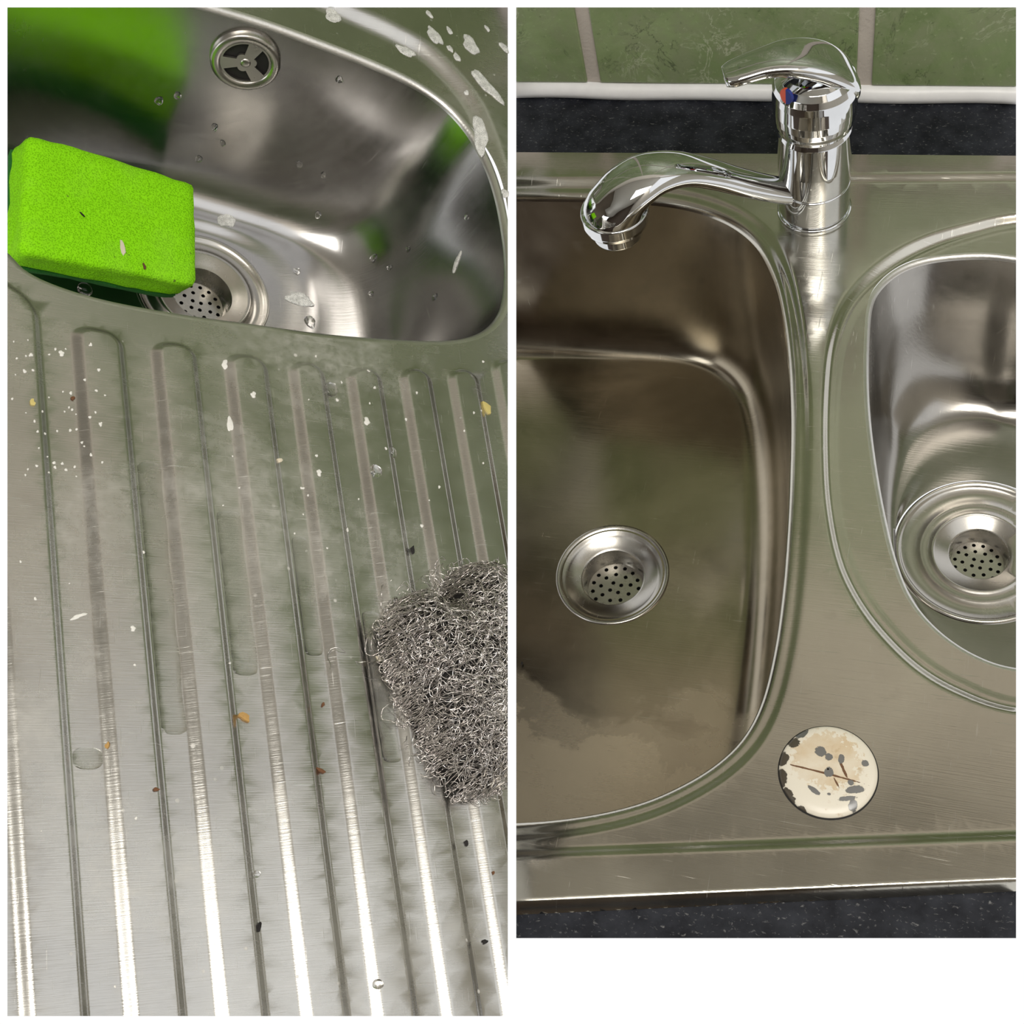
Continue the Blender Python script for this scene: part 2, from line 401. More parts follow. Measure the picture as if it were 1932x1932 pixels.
# --- small bowl
ledge_out = catmull(P2([(1917, 400), (1830, 417), (1750, 437), (1680, 470), (1620, 517), (1580, 570), (1557, 640), (1548, 730), (1547, 850), (1552, 950), (1570, 1055), (1602, 1130), (1650, 1200), (1722, 1270), (1806, 1318), (1917, 1350), (2100, 1360), (2300, 1300), (2400, 900), (2300, 480), (2100, 390)], -.003), 320)
ledge_in = catmull(P2([(1917, 428), (1840, 445), (1765, 470), (1700, 503), (1640, 550), (1603, 600), (1580, 670), (1571, 760), (1569, 850), (1575, 950), (1593, 1040), (1622, 1110), (1668, 1175), (1738, 1245), (1815, 1292), (1917, 1328), (2090, 1335), (2270, 1280), (2360, 900), (2270, 500), (2090, 415)], -.008), 320)
small_rim = catmull(P2([(1917, 490), (1860, 484), (1800, 486), (1745, 494), (1700, 511), (1665, 540), (1647, 575), (1641, 640), (1640, 720), (1645, 800), (1657, 890), (1674, 980), (1693, 1055), (1722, 1125), (1770, 1183), (1838, 1230), (1917, 1256), (2040, 1260), (2150, 1200), (2190, 900), (2150, 600), (2050, 510)], -.008), 320)
SMD = .135
small_foot = catmull(P2([(1917, 812), (1870, 800), (1820, 803), (1770, 822), (1730, 860), (1702, 920), (1690, 990), (1694, 1070), (1712, 1150), (1740, 1240), (1790, 1310), (1860, 1350), (1940, 1360), (2040, 1330), (2110, 1200), (2120, 1000), (2080, 870), (2000, 825)], -SMD), 320)
small_rim, small_foot = align(small_rim, small_foot, 320)
small_drain = RF.p(1849, 1038, -SMD-.003)

step_poly = np.array([RF.p(x, y)[:2] for x, y in [(500, 343), (974, 338), (1917, 331), (2600, 326), (2600, 1545), (1917, 1574), (974, 1609), (500, 1628)]])
flange = np.array([RF.p(x, y)[:2] for x, y in [(300, 283), (974, 289), (1917, 296), (2700, 302), (2700, 1622), (1917, 1659), (974, 1701), (300, 1731)]])
LIPB, LIPS = .006, .0035
FN = flange[5]-flange[6]; FN = np.array([FN[1], -FN[0]])/np.linalg.norm(FN); FN = FN if FN[1] < 0 else -FN
def z_right(Q):
    z = np.zeros(len(Q))
    z -= .003*sstep(.0045, -.0045, sdf(Q, step_poly))
    d = (Q-flange[6])@FN; t = np.clip((d+.0006)/.0048, 0, 1); z -= .0072*np.where(t < .3, t*t/.6, t-.15)/.85
    do, di = sdf(Q, ledge_out), sdf(Q, ledge_in)
    t = np.clip(-do/(np.maximum(-do, 0)+np.maximum(di, 0)+1e-9), 0, 1)
    t = np.where(do > 0, 0, np.where(di < 0, 1, t))
    z -= .005*sstep(0, 1, t)
    db = sdf(Q, big_rim)
    z -= .0022*sstep(.014, LIPB, db)
    z += .0007*np.exp(-((di+.000)/.0022)**2)
    return z
big_hole = offset(big_rim, LIPB); small_hole = offset(small_rim, LIPS)
bd = np.vstack([P2([(950, 287), (1445, 290), (1940, 294)]), P2([(1940, 1681), (1445, 1704), (950, 1727)], -.007)])
BOX = (bd.min(0)-.01, bd.max(0)+.01)
SK = RF.p(1530, 1300, 0)
sink = empty('sink', RF, SK)
tag(sink, 'stainless steel double-bowl inset sink below the mixer tap', 'sink')
def sub(me, off):                                     # express in the thing's own axes
    me.transform(Matrix.Translation(-Vector([float(c) for c in off]))); return me
fa, fb = P2([(930, 1703)])[0], P2([(1960, 1657)])[0]
fl_a, fl_b = flange[6], flange[5]                     # front edge of the flange
ft_ = (fl_b-fl_a)/np.linalg.norm(fl_b-fl_a); fn_ = np.array([ft_[1], -ft_[0]]); fn_ = fn_ if fn_[1] < 0 else -fn_
front_rows = [[fl_a+ft_*u_+fn_*d_ for u_ in np.arange(-.03, np.linalg.norm(fl_b-fl_a)+.03, .006)] for d_ in (-.004, -.0022, -.0006, .0001, .0008, .0016, .0026, .0036)]
front_band = lambda G: ((G-fl_a)@fn_) > -.0045
me = sheet('deck', bd, [big_hole, small_hole], z_right, .0013, .012, front_rows, front_band)
deck = link('deck', sub(clip(me, RF), SK), M_DECK, sink)
def add_bowl(name, mb, fr, off, mat, emat, parent):
    o = link(name, sub(clip(mb[0], fr), off), mat, parent); link('bowl_edge', sub(clip(mb[1], fr), off), emat, o); return o
add_bowl('large_bowl', bowl_mesh('large_bowl', big_rim, -.0052, LIPB, big_foot, BIGD, .050, big_drain, .037, .0015), RF, SK, M_BOWL_R, M_DECK, sink)
add_bowl('small_bowl', bowl_mesh('small_bowl', small_rim, -.008, LIPS, small_foot, SMD, .075, small_drain, .056, .003), RF, SK, M_BOWL_S, M_EDGE, sink)

def perforated(r, holes, hr, th=.0008):
    """thin plate with real holes"""
    n0 = 48; V = [(r*math.cos(2*PI*k/n0), r*math.sin(2*PI*k/n0)) for k in range(n0)]
    E_ = [(k, (k+1) % n0) for k in range(n0)]
    for hx, hy in holes:
        s = len(V); V += [(hx+hr*math.cos(2*PI*k/12), hy+hr*math.sin(2*PI*k/12)) for k in range(12)]
        E_ += [(s+k, s+(k+1) % 12) for k in range(12)]
    v, e, f, *_ = delaunay_2d_cdt([Vector(p) for p in V], E_, [], 0, 1e-7)
    hs = np.array(holes); out = []
    for t in f:
        c = sum((v[i] for i in t), Vector((0, 0)))/len(t)
        if c.length < r and np.min(np.hypot(hs[:, 0]-c.x, hs[:, 1]-c.y)) > hr*.96: out.append(t)
    me = mesh('strainer_plate', [(p.x, p.y, 0) for p in v], out)
    bm = bmesh.new(); bm.from_mesh(me); g = bmesh.ops.extrude_face_region(bm, geom=bm.faces[:])
    bmesh.ops.translate(bm, vec=(0, 0, -th), verts=[q for q in g['geom'] if isinstance(q, bmesh.types.BMVert)])
    bmesh.ops.recalc_face_normals(bm, faces=bm.faces[:]); bm.to_mesh(me); bm.free(); return me
def hole_layout(r):
    H = []
    for rr, n, ph in ((.84, 15, .1), (.55, 9, .35), (.22, 4, .6)):
        H += [(r*rr*math.cos(ph+2*PI*k/n), r*rr*math.sin(ph+2*PI*k/n)) for k in range(n)]
    return H
def strainer(parent, fr, c, base, prof, rc, zc, cup, tilt_clip=True):
    """drain fitting: pressed flange, cup and perforated plate, hollow pipe under it"""
    root = []
    V, Fc = lathe(prof, 96, c[0], c[1]); V = [(x, y, z+c[2]) for x, y, z in V]
    me = orient(mesh('drain_flange', V, Fc)); a_ = link('drain_flange', sub(clip(me, fr), base), M_STRAIN, parent)
    V, Fc = lathe([(rc, zc), (rc*.985, zc-.001), (rc*.93, zc-cup+.002), (rc*.90, zc-cup)], 64, c[0], c[1]); V = [(x, y, z+c[2]) for x, y, z in V]
    link('drain_cup', sub(clip(mesh('drain_cup', V, Fc), fr), base), M_STRAIN, a_)
    me = perforated(rc*.91, hole_layout(rc*.9), rc*.068); me.transform(Matrix.Translation(Vector((c[0], c[1], c[2]+zc-cup))))
    link('strainer_plate', sub(clip(me, fr), base), M_STRAIN, a_, smooth=False)
    V, Fc = lathe([(rc*.96, zc-cup-.004), (rc*.9, zc-cup-.03), (.001, zc-cup-.032)], 32, c[0], c[1]); V = [(x, y, z+c[2]) for x, y, z in V]
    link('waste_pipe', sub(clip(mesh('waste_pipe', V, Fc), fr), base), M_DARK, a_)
px2m = lambda fr, x, y, z: np.linalg.norm(fr.p(x+1, y, z)-fr.p(x, y, z))
k = px2m(RF, 1155, 1083, -BIGD); rB = 107*k
strainer(sink, RF, big_drain, SK, [(rB*1.005, -.0025), (rB, .0006), (rB*.965, .0012), (rB*.93, .0004), (rB*.86, -.0016), (rB*.80, -.0022), (rB*.785, -.0032), (rB*.58, -.0038), (rB*.545, -.0048)], rB*.545, -.0048, .016)
k = px2m(RF, 1849, 1038, -SMD); rS = 166*k
strainer(sink, RF, small_drain, SK, [(rS*1.0, -.002), (rS*.985, .0009), (rS*.95, .001), (rS*.925, -.0006), (rS*.90, -.0018), (rS*.70, -.0024), (rS*.685, -.0017), (rS*.665, -.0021), (rS*.57, -.0028), (rS*.555, -.0018), (rS*.53, -.0022), (rS*.515, -.0036), (rS*.36, -.0042), (rS*.345, -.0052)], rS*.345, -.0052, .013)

# ------------------------------------------------------------------ worktop, wall, tiles
def prism(name, quad, z0, z1):
    q = [tuple(v[:2]) for v in quad]; n = len(q)
    V = [(x, y, z0) for x, y in q]+[(x, y, z1) for x, y in q]
    Fc = [tuple(range(n))[::-1], tuple(range(n, 2*n))]+[(k, (k+1) % n, n+(k+1) % n, n+k) for k in range(n)]
    return orient(mesh(name, V, Fc))
wl, wr = RF.p(900, 179, WT), RF.p(2000, 193, WT)       # foot of the wall
WY = (wl[1]+wr[1])/2                                  # the wall runs along x
me = prism('worktop', [(wl[0], WY+.004), (wr[0], WY+.004), RF.p(2000, 296.5, WT), RF.p(900, 288.5, WT)], WT-.038, WT)
me2 = prism('worktop', [RF.p(900, 1700, WT), RF.p(2000, 1650, WT), RF.p(2000, 1900, WT), RF.p(900, 1900, WT)], WT-.038, WT)
wt = empty('worktop', RF, (0, WY, WT))
for m_ in (me, me2): link('worktop_strip', sub(clip(m_, RF, True), (0, WY, WT)), M_TOP, wt, smooth=False)
tag(wt, 'black speckled laminate worktop around the double-bowl sink', 'worktop')

wall = empty('wall_back', RF, (0, WY, WT)); wall['kind'] = 'structure'
wall['label'] = 'green tiled wall with pale grout behind the mixer tap'
def wall_p(px, py, dy=0.0): return RF.hit(px, py, (0, WY+dy, 0), (0, 1, 0))
x_g1, x_g2 = wall_p(1109, 90)[0], wall_p(1633, 90)[0]
TW = x_g2-x_g1; gw = .0105
z_t0 = wall_p(1400, 161)[2]                           # foot of the tiles
z_cut = wall_p(1400, 14)[2]; z_up = wall_p(1400, -4)[2]
def slab(x0, x1, y0, y1, z0, z1, bev=0.0):
    bm = bmesh.new(); bmesh.ops.create_cube(bm, size=1)
    for v in bm.verts: v.co = Vector(((x0+x1)/2+v.co.x*(x1-x0), (y0+y1)/2+v.co.y*(y1-y0), (z0+z1)/2+v.co.z*(z1-z0)))
    if bev: bmesh.ops.bevel(bm, geom=bm.edges[:], offset=bev, segments=2, affect='EDGES', profile=.6)
    me = bpy.data.meshes.new('slab'); bm.to_mesh(me); bm.free(); return me
WB = (0, WY, WT)
for k in range(-1, 2):                                # the row in view
    me = slab(x_g1+k*TW+gw/2, x_g1+(k+1)*TW-gw/2, WY, WY+.008, z_t0+.001, z_t0+TW, .0012)
    link('tile', sub(clip(me, RF, True), WB), M_TILE, wall, smooth=False)
me = slab(x_g1-TW, x_g1+2*TW, WY+.0022, WY+.009, WT-.02, z_t0+TW)
link('grout_bed', sub(clip(me, RF, True), WB), M_GROUT, wall, smooth=False)
rows = 3
tm = slab(gw/2, TW-gw/2, 0, .008, gw/2, TW-gw/2, .0012); tm.materials.append(M_TILE)
top_z = z_up+rows*TW
for j in range(rows):                                 # the wall goes on above
    for k in range(-7, 5):
        o = bpy.data.objects.new('tile', tm); COL.objects.link(o); o.parent = wall
        o.location = (x_g1+k*TW, 0, z_up+j*TW-WT+.004)
me = slab(x_g1-7*TW, x_g1+5*TW, WY+.0022, WY+.05, z_up+.006, top_z); link('grout_bed', sub(me, WB), M_GROUT, wall, smooth=False)
XL, XR, YB, ZC = x_g1-7*TW, x_g1+5*TW, -2.1, 1.55
XW = .40                                              # added corner opening starts here, to brighten the lower drainer
for a in ((XL, XW, top_z, ZC), (XW, XR, ZC-.08, ZC), (XW, XR, top_z, top_z+.04)):
    link('plaster', sub(slab(a[0], a[1], WY, WY+.05, a[2], a[3]), WB), M_PAINT, wall, smooth=False)
# white sealant bead between worktop and tiles
zb = wall_p(1400, 163)[2]; hb = zb-WT
prof = [(WY+.002, WT), (WY-.002, WT+.0002), (WY-.0045, WT+hb*.12), (WY-.0048, WT+hb*.5), (WY-.003, WT+hb*.9), (WY+.001, WT+hb*1.08), (WY+.0022, WT+hb*1.08)]
xs = np.linspace(x_g1-TW, x_g1+2*TW, 60)
V = [(x, y+.0006*math.sin(x*60), z+.0004*math.sin(x*43+1)) for x in xs for y, z in prof]; n = len(prof)
Fc = [(a*n+b, a*n+b+1, (a+1)*n+b+1, (a+1)*n+b) for a in range(len(xs)-1) for b in range(n-1)]
o = link('trim_1', clip(orient(mesh('sealant', V, Fc)), RF), M_BEAD, None, RF); o['kind'] = 'structure'; o['label'] = 'white sealant bead between green tiles and black worktop'

# ------------------------------------------------------------------ the rest of the room (out of the picture)
def struct(name, me, mat):
    o = link(name, me, mat, None, RF, smooth=False); o['kind'] = 'structure'; return o
struct('ceiling', slab(XL, XR, YB, WY+.05, ZC, ZC+.05), M_CEIL)
struct('wall_behind', slab(XL, XR, YB-.05, YB, -.9, ZC), M_BROWN)
def pierced(name, x0, x1, ya, yb, hy0, hy1, hz0, hz1, zlo, zfront):
    bm = bmesh.new()
    for a in ((ya, hy0, zlo, ZC), (hy0, hy1, zlo, hz0), (hy0, hy1, hz1, ZC), (hy1, yb, zfront, ZC)):
        bm.from_mesh(slab(x0, x1, *a))
    me = bpy.data.meshes.new(name); bm.to_mesh(me); bm.free(); return me
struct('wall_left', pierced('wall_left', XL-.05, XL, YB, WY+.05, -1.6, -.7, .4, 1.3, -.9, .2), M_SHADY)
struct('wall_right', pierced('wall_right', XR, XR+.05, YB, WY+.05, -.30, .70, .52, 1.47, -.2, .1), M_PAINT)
yf = .3
while min(RF.pix((x, yf, -.9))[1] for x in np.linspace(XL, XR, 21) if x > -5) < 1990: yf -= .02
struct('floor', slab(XL, XR, YB, yf, -.95, -.9), M_BROWN)

# ------------------------------------------------------------------ mixer tap
def sweep(C, A, Bh, side, n=28, sq=2.0, caps=True):
    """superellipse sections (half-width A along side, half-height Bh) along C"""
    C = np.array(C); side = np.array(side)/np.linalg.norm(side)
    T = np.gradient(C, axis=0); T /= np.linalg.norm(T, axis=1)[:, None]
    V, Fc = [], []
    for c, t, a_, b_ in zip(C, T, A, Bh):
        up = np.cross(side, t); up /= np.linalg.norm(up)
        for k in range(n):
            th = 2*PI*k/n; cs, sn = math.cos(th), math.sin(th)
            V.append(c+side*a_*math.copysign(abs(cs)**(2/sq), cs)+up*b_*math.copysign(abs(sn)**(2/sq), sn))
    m = len(C)
    for j in range(m-1):
        for k in range(n): Fc.append((j*n+k, j*n+(k+1) % n, (j+1)*n+(k+1) % n, (j+1)*n+k))
    if caps: Fc += [tuple(range(n))[::-1], tuple(range((m-1)*n, m*n))]
    return orient(mesh('sweep', V, Fc))
def resample(P, n): return catmull(P, n, closed=False)
TB = RF.p(1536, 392, -.003)
tap = empty('mixer_tap', RF, TB)
tag(tap, 'chrome single-lever mixer tap with a curved spout turned left', 'tap')
def crisp(prof, e=.00035):
    """keep turned faces flat: a close ring on each side of every corner"""
    out = [prof[0]]
    for (r0, z0), (r1, z1) in zip(prof, prof[1:]):
        L = math.hypot(r1-r0, z1-z0)
        if L > 3*e: out += [(r0+(r1-r0)*e/L, z0+(z1-z0)*e/L), (r1-(r1-r0)*e/L, z1-(z1-z0)*e/L)]
        out.append((r1, z1))
    return out
def tap_lathe(name, prof, parent=tap, n=72, c=(0, 0)):
    prof = crisp(prof)
    V, Fc = lathe(prof, n, c[0], c[1]); return link(name, orient(mesh(name, V, Fc)), M_CHROME, parent)
rb = .0233
tap_lathe('base_ring', [(rb+.0012, 0), (rb+.0012, .0012), (rb+.0004, .0020), (rb-.001, .0022), (rb-.001, .0035)])
tap_lathe('body', [(rb-.001, .003), (rb, .0040), (rb, .0255), (rb-.0008, .0262), (rb-.0008, .0268), (rb, .0275), (rb+.0002, .045), (rb, .070), (rb-.0012, .0735), (.004, .0740)])
head = tap_lathe('head', [(rb-.0010, .0735), (rb+.0004, .0745), (rb+.0006, .0765), (rb+.0018, .0800), (rb+.0024, .0840), (rb+.0028, .090), (rb+.0028, .100), (rb+.0024, .105), (rb+.0010, .109), (rb-.002, .1125), (rb-.006, .1145), (rb-.012, .1158), (.001, .1165)])
def polish(o, lv=2):
    m = o.modifiers.new('sub', 'SUBSURF'); m.levels = lv; m.render_levels = lv
OUT = RF.p(1167, 442, .045)
dv = OUT-TB; dv[2] = 0; dv /= np.linalg.norm(dv); sd = np.array([-dv[1], dv[0], 0])
def on_spout(px, py): return RF.hit(px, py, TB, sd)-TB
axis_out = OUT-TB
oz = axis_out[2]; so = axis_out@dv
sec = [(-.001, .0115, .0095, .0072), (.014, .0215, .0105, .0076), (.0316, .0335, .0108, .0078), (.052, .0495, .0112, .0080), (.0715, .0662, .0122, .0082), (.0905, .0800, .0142, .0086),
       (.107, .0856, .0168, .0095), (.1190, .0850, .0190, .0108), (.1295, .0800, .0202, .0128), (so-.003, .0735, .0206, .0165), (so-.0005, .0690, .0207, .0200), (so, .0640, .0207, .0207)]
PP = resample([(*(dv*s_+np.array([0, 0, z_])), a_, b_) for s_, z_, a_, b_ in sec], 60)
spout = link('spout', sweep(PP[:, :3], PP[:, 3], PP[:, 4], sd, 40, 2.1), M_CHROME, tap)
oc = axis_out
tap_lathe('spout_head', [(.0195, .0232+oc[2]), (.0212, .0228+oc[2]), (.0216, .0220+oc[2]), (.0214, .0150+oc[2]), (.0206, .0120+oc[2]), (.0190, .0104+oc[2]), (.0165, .0100+oc[2])], spout, 64, oc[:2])
tap_lathe('aerator', [(.0160, .0098+oc[2]), (.0163, .009+oc[2]), (.0161, .002+oc[2]), (.0152, .0002+oc[2]), (.0135, oc[2]), (.0130, .003+oc[2]), (.001, .0035+oc[2])], spout, 64, oc[:2])
ld = np.array([-.93, -.36, 0]); ld /= np.linalg.norm(ld); ls = np.array([-ld[1], ld[0], 0])
def on_lever(px, py): return RF.hit(px, py, TB, ls)-TB
lp = [on_lever(x, y) for x, y in [(1606, 172), (1599, 146), (1571, 125), (1531, 113), (1485, 111), (1442, 119), (1405, 131), (1381, 140), (1366, 145)]]
LA = [.010, .0165, .0185, .0175, .0152, .0122, .0112, .0102, .0075]
LB = [.003, .0060, .0070, .0066, .0056, .0048, .0044, .0042, .0038]
PP = resample([(*p, a_, b_) for p, a_, b_ in zip(lp, LA, LB)], 48)
link('lever', sweep(PP[:, :3], PP[:, 3], PP[:, 4], ls, 48, 2.9), M_CHROME, tap)
# red and blue mark, let into the head
d_ = RF.B@(W@ray(1483, 182)); o2 = RF.cam-TB; rr = rb+.0027
qa, qb, qc = d_[0]**2+d_[1]**2, 2*(o2[0]*d_[0]+o2[1]*d_[1]), o2[0]**2+o2[1]**2-rr**2
tt = (-qb-math.sqrt(max(0, qb*qb-4*qa*qc)))/(2*qa); hp = o2+d_*tt
nh = np.array([hp[0], hp[1], 0]); nh /= np.linalg.norm(nh); th_ = np.array([-nh[1], nh[0], 0])
if (RF.pix(TB+hp+th_*.01)[0]) < RF.pix(TB+hp)[0]: th_ = -th_
for nm, mt, sg in (('red_mark', M_RED, -1), ('blue_mark', M_BLUE, 1)):
    V = [hp+nh*.0004]; V2_ = []
    for k in range(13):
        t = -PI/2+PI*k/12; V.append(hp+nh*(.0004-.0006*math.cos(t)**2*.3)+th_*sg*.0046*math.cos(t)+np.array([0, 0, .0052*math.sin(t)]))
    Vb = [v-nh*.002 for v in V]; n = len(V)
    Fc = [(0, k, k+1) for k in range(1, n-1)]+[(n, n+k+1, n+k) for k in range(1, n-1)]+[(k, k+1, n+k+1, n+k) for k in range(1, n-1)]+[(0, n, n+1, 1), (n-1, 2*n-1, n, 0)]
    link(nm, orient(mesh(nm, V+Vb, Fc)), mt, head, smooth=False)

# ------------------------------------------------------------------ worn cover of the spare tap hole
def cap_mat():
    m, nt, b = newmat('flaking_enamel'); B = NB(nt); co = B.obj()
    wob = B.noise(co, 260, 5, .7)
    sep = B.n('ShaderNodeSeparateXYZ'); nt.links.new(co, sep.inputs[0]); X, Y = sep.outputs[0], sep.outputs[1]
    def blob(cx, cy, rx, ry, ang=0):
        c, s_ = math.cos(ang), math.sin(ang)
        dx, dy = B.math('SUBTRACT', X, cx), B.math('SUBTRACT', Y, cy)
        u = B.math('DIVIDE', B.math('ADD', B.math('MULTIPLY', dx, c), B.math('MULTIPLY', dy, s_)), rx)
        v = B.math('DIVIDE', B.math('SUBTRACT', B.math('MULTIPLY', dy, c), B.math('MULTIPLY', dx, s_)), ry)
        d = B.math('ADD', B.math('MULTIPLY', u, u), B.math('MULTIPLY', v, v))
        d = B.math('ADD', d, B.math('MULTIPLY', B.math('SUBTRACT', wob, .5), 3.0))
        return B.ramp(d, [(.90, 1), (1.0, 0)])
    R = CAPR
    def many(L):
        o = None
        for q in L: o = blob(*[x*R if i < 4 else x for i, x in enumerate(q)]) if o is None else B.math('MAXIMUM', o, blob(*[x*R if i < 4 else x for i, x in enumerate(q)]))
        return o
    grey = many([(-.2, .36, .13, .11, -.6), (-.02, .27, .09, .08), (.24, .27, .06, .10), (.03, -.06, .09, .11), (.72, .27, .07, .07), (.6, -.33, .2, .08, .3),
                 (-.22, -.5, .14, .05, -.5), (.45, -.55, .2, .05, .3), (.58, -.67, .09, .13), (-.63, .72, .15, .1, .8), (.08, -.53, .04, .03), (.48, -.21, .06, .06)])
    dark = many([(-.93, -.35, .14, .22), (-.73, -.72, .22, .13, -.8), (-.45, -.95, .14, .1), (-.78, .5, .14, .12), (-.93, .08, .12, .16)])
    tan = B.math('MULTIPLY', many([(-.05, .2, .72, .62)]), B.ramp(B.noise(co, 60, 4), [(.35, .25), (.65, 1)]))
    c = B.mix(tan, (.80, .75, .64), (.66, .53, .36))
    c = B.mix(many([(-.05, -.10, .8, .022, -.10), (.3, .06, .03, .22, .5), (.2, -.26, .02, .12, .6)]), c, (.16, .08, .04))
    rust = B.math('MULTIPLY', B.ramp(B.noise(co, 110, 4, .7), [(.6, 0), (.72, 1)]), .6)
    c = B.mix(rust, c, (.48, .34, .18))
    c = B.mix(grey, c, (.25, .25, .25)); c = B.mix(dark, c, (.10, .085, .065))
    nt.links.new(c, b.inputs['Base Color'])
    mt = B.math('MAXIMUM', grey, B.math('MULTIPLY', dark, .4))
    nt.links.new(B.math('MULTIPLY', mt, .6), b.inputs['Metallic']); b.inputs['Roughness'].default_value = .32
    h = B.math('SUBTRACT', 1, B.math('MAXIMUM', grey, dark))
    nt.links.new(B.bump(h, .7, .0006, B.bump(wob, .15, .0005)), b.inputs['Normal']); return m
CC = RF.p(1562, 1457, -.003); CAPR = 93*px2m(RF, 1562, 1457, -.003)
capr = empty('tap_hole_cover', RF, CC)
tag(capr, 'round cream disc with flaking paint on the steel between the bowls', 'cover')
R = CAPR
V, Fc = lathe([(R, 0), (R*1.0, .0012), (R*.985, .0022), (R*.93, .0031), (R*.8, .0038), (R*.5, .0043), (R*.2, .0045), (.0005, .0045)], 96)
link('painted_disc', orient(mesh('cover', V, Fc)), cap_mat(), capr)
V, Fc = lathe([(R*1.025, .0), (R*1.02, .0009), (R*.99, .001)], 96); link('rim_shadow_ring', orient(mesh('rim_shadow', V, Fc)), M_DARK, capr)  # flat dark ring, paints the shadow gap round the cover's rim

# ================================================================== DRAINER AND BOWL (left)
PL = lambda pts, z=0.0: np.array([LF.p(x, y, z)[:2] for x, y in pts])
STEP = .005
rim_l = catmull(PL([(14, 468), (52, 505), (110, 533), (200, 560), (330, 585), (480, 606), (620, 625), (760, 636), (850, 637), (905, 624), (938, 596), (953, 555), (956, 490), (948, 420), (934, 355),
                    (912, 296), (880, 242), (838, 197), (780, 158), (700, 121), (600, 82), (500, 46), (400, 16), (280, -18), (140, -50), (0, -60), (-120, -20), (-170, 100), (-160, 250), (-90, 385)], 0), 320)
BLD = .150
foot_l = catmull(PL([(300, 385), (400, 412), (480, 436), (540, 462), (580, 500), (602, 555), (606, 620), (575, 680), (500, 715), (400, 715), (290, 690), (150, 640), (30, 575), (-50, 480), (-70, 400), (-20, 350), (80, 340), (200, 360)], -BLD), 320)
rim_l, foot_l = align(rim_l, foot_l, 320)
drain_l = LF.p(384, 549, -BLD-.004)
LIPL = .0045
G_ = {1: [(68, 601), (159, 1912)], 2: [(227, 653), (343, 1912)], 3: [(365, 673), (499, 1912)], 4: [(499, 694), (652, 1912)], 5: [(610, 731), (782, 1912)], 6: [(714, 714), (903, 1912)], 7: [(809, 721), (1010, 1912)], 8: [(897, 711), (1105, 1912)], 9: [(985, 700), (1200, 1912)]}
L_ = {1: [(-30, 601), (50, 1912)], 2: [(147, 677), (246, 1912)], 3: [(295, 677), (417, 1912)], 4: [(431, 687), (576, 1912)], 5: [(553, 711), (710, 1912)], 6: [(660, 711), (840, 1912)], 7: [(761, 724), (955, 1912)], 8: [(852, 724), (1055, 1912)], 9: [(935, 711), (1150, 1912)]}
T_ = {1: [(14, 540), (60, 572)], 2: [(150, 617), (225, 635)], 3: [(298, 647), (368, 658)], 4: [(432, 669), (498, 680)], 5: [(553, 684), (608, 692)], 6: [(660, 696), (712, 701)], 7: [(765, 698), (808, 703)], 8: [(850, 698), (892, 704)], 9: [(936, 682), (980, 682)]}
def line_d(Q, p, q, ref):
    """signed distance to a line, negative on the side of ref"""
    t = (q-p)/np.linalg.norm(q-p); n = np.array([t[1], -t[0]])
    d = (Q-p)@n; return d if (ref-p)@n < 0 else -d
step_l = catmull(PL([(520, -40), (590, -8), (660, 26), (735, 60), (800, 97), (855, 150), (893, 200), (918, 255), (940, 320), (960, 380), (990, 470), (1010, 560)], .003), 160, closed=False)
def z_left(Q):
    z = np.zeros(len(Q))
    for k in G_:
        l, g, t = PL(L_[k]), PL(G_[k]), PL(T_[k]); ref = (l[1]+g[1]+l[0]+g[0])/4
        dl, dg, dt = line_d(Q, l[0], l[1], ref)*.66, line_d(Q, g[0], g[1], ref)*.9, line_d(Q, t[0], t[1], ref)
        r = .007
        dx, dy = np.maximum(dl, dg)+r, dt+r
        d = np.minimum(np.maximum(dx, dy), 0)+np.hypot(np.maximum(dx, 0), np.maximum(dy, 0))-r
        t_ = np.clip((.0019-d)/.0038, 0, 1); z += .0026*(.55*t_*t_*(3-2*t_)+.45*t_)
    # raised border beyond the bowl's ledge
    d = sdf(Q, STEPP)
    z += .007*sstep(.009, -.009, d)
    return z
bdl = PL([(0, 0), (972, 0), (972, 1930), (0, 1930)])
BOX = (bdl.min(0)-.01, bdl.max(0)+.01)
hole_l = offset(rim_l, LIPL)
stepp = list(step_l)+list(PL([(1500, 560), (1500, -400), (520, -400)], .003))
STEPP = np.array(stepp)
SL = LF.p(480, 700, 0)
sinkl = empty('draining_sink', LF, SL)
tag(sinkl, 'worn steel sink with a ribbed draining board below its single wet bowl', 'sink')
me_board = clip(sheet('draining_board', bdl, [hole_l], z_left, .0010, .010), LF)
mb_l = bowl_mesh('bowl', rim_l, 0.0, LIPL, foot_l, BLD, .085, drain_l, .047, .004)
me_bowl = clip(mb_l[0], LF)
from mathutils.bvhtree import BVHTree
def bvh(me):
    bm = bmesh.new(); bm.from_mesh(me); t = BVHTree.FromBMesh(bm); bm.free(); return t
TREES = [bvh(me_board), bvh(me_bowl)]
def cast_left(px, py):
    """where the sight line of a pixel meets the drainer or its bowl: point, normal, scale of a pixel there"""
    d = Vector(LF.B@(W@ray(px, py))).normalized(); best = None
    for t in TREES:
        h = t.ray_cast(Vector(LF.cam), d)
        if h[0] is not None and (best is None or h[3] < best[2]): best = (h[0], h[1], h[3])
    if best is None: return None
    n = best[1]; n = n if n.dot(d) < 0 else -n
    zc = best[2]*float(d@Vector(LF.B@(W@np.array([0, 0, 1.0])))) if False else best[2]
    return best[0], n, zc/F
link('draining_board', sub(me_board, SL), M_DRAINER, sinkl)
o = link('bowl', sub(me_bowl, SL), M_BOWL_L, sinkl); link('bowl_edge', sub(clip(mb_l[1], LF), SL), M_EDGE, o)
k = px2m(LF, 384, 549, -BLD); rl = 90*k
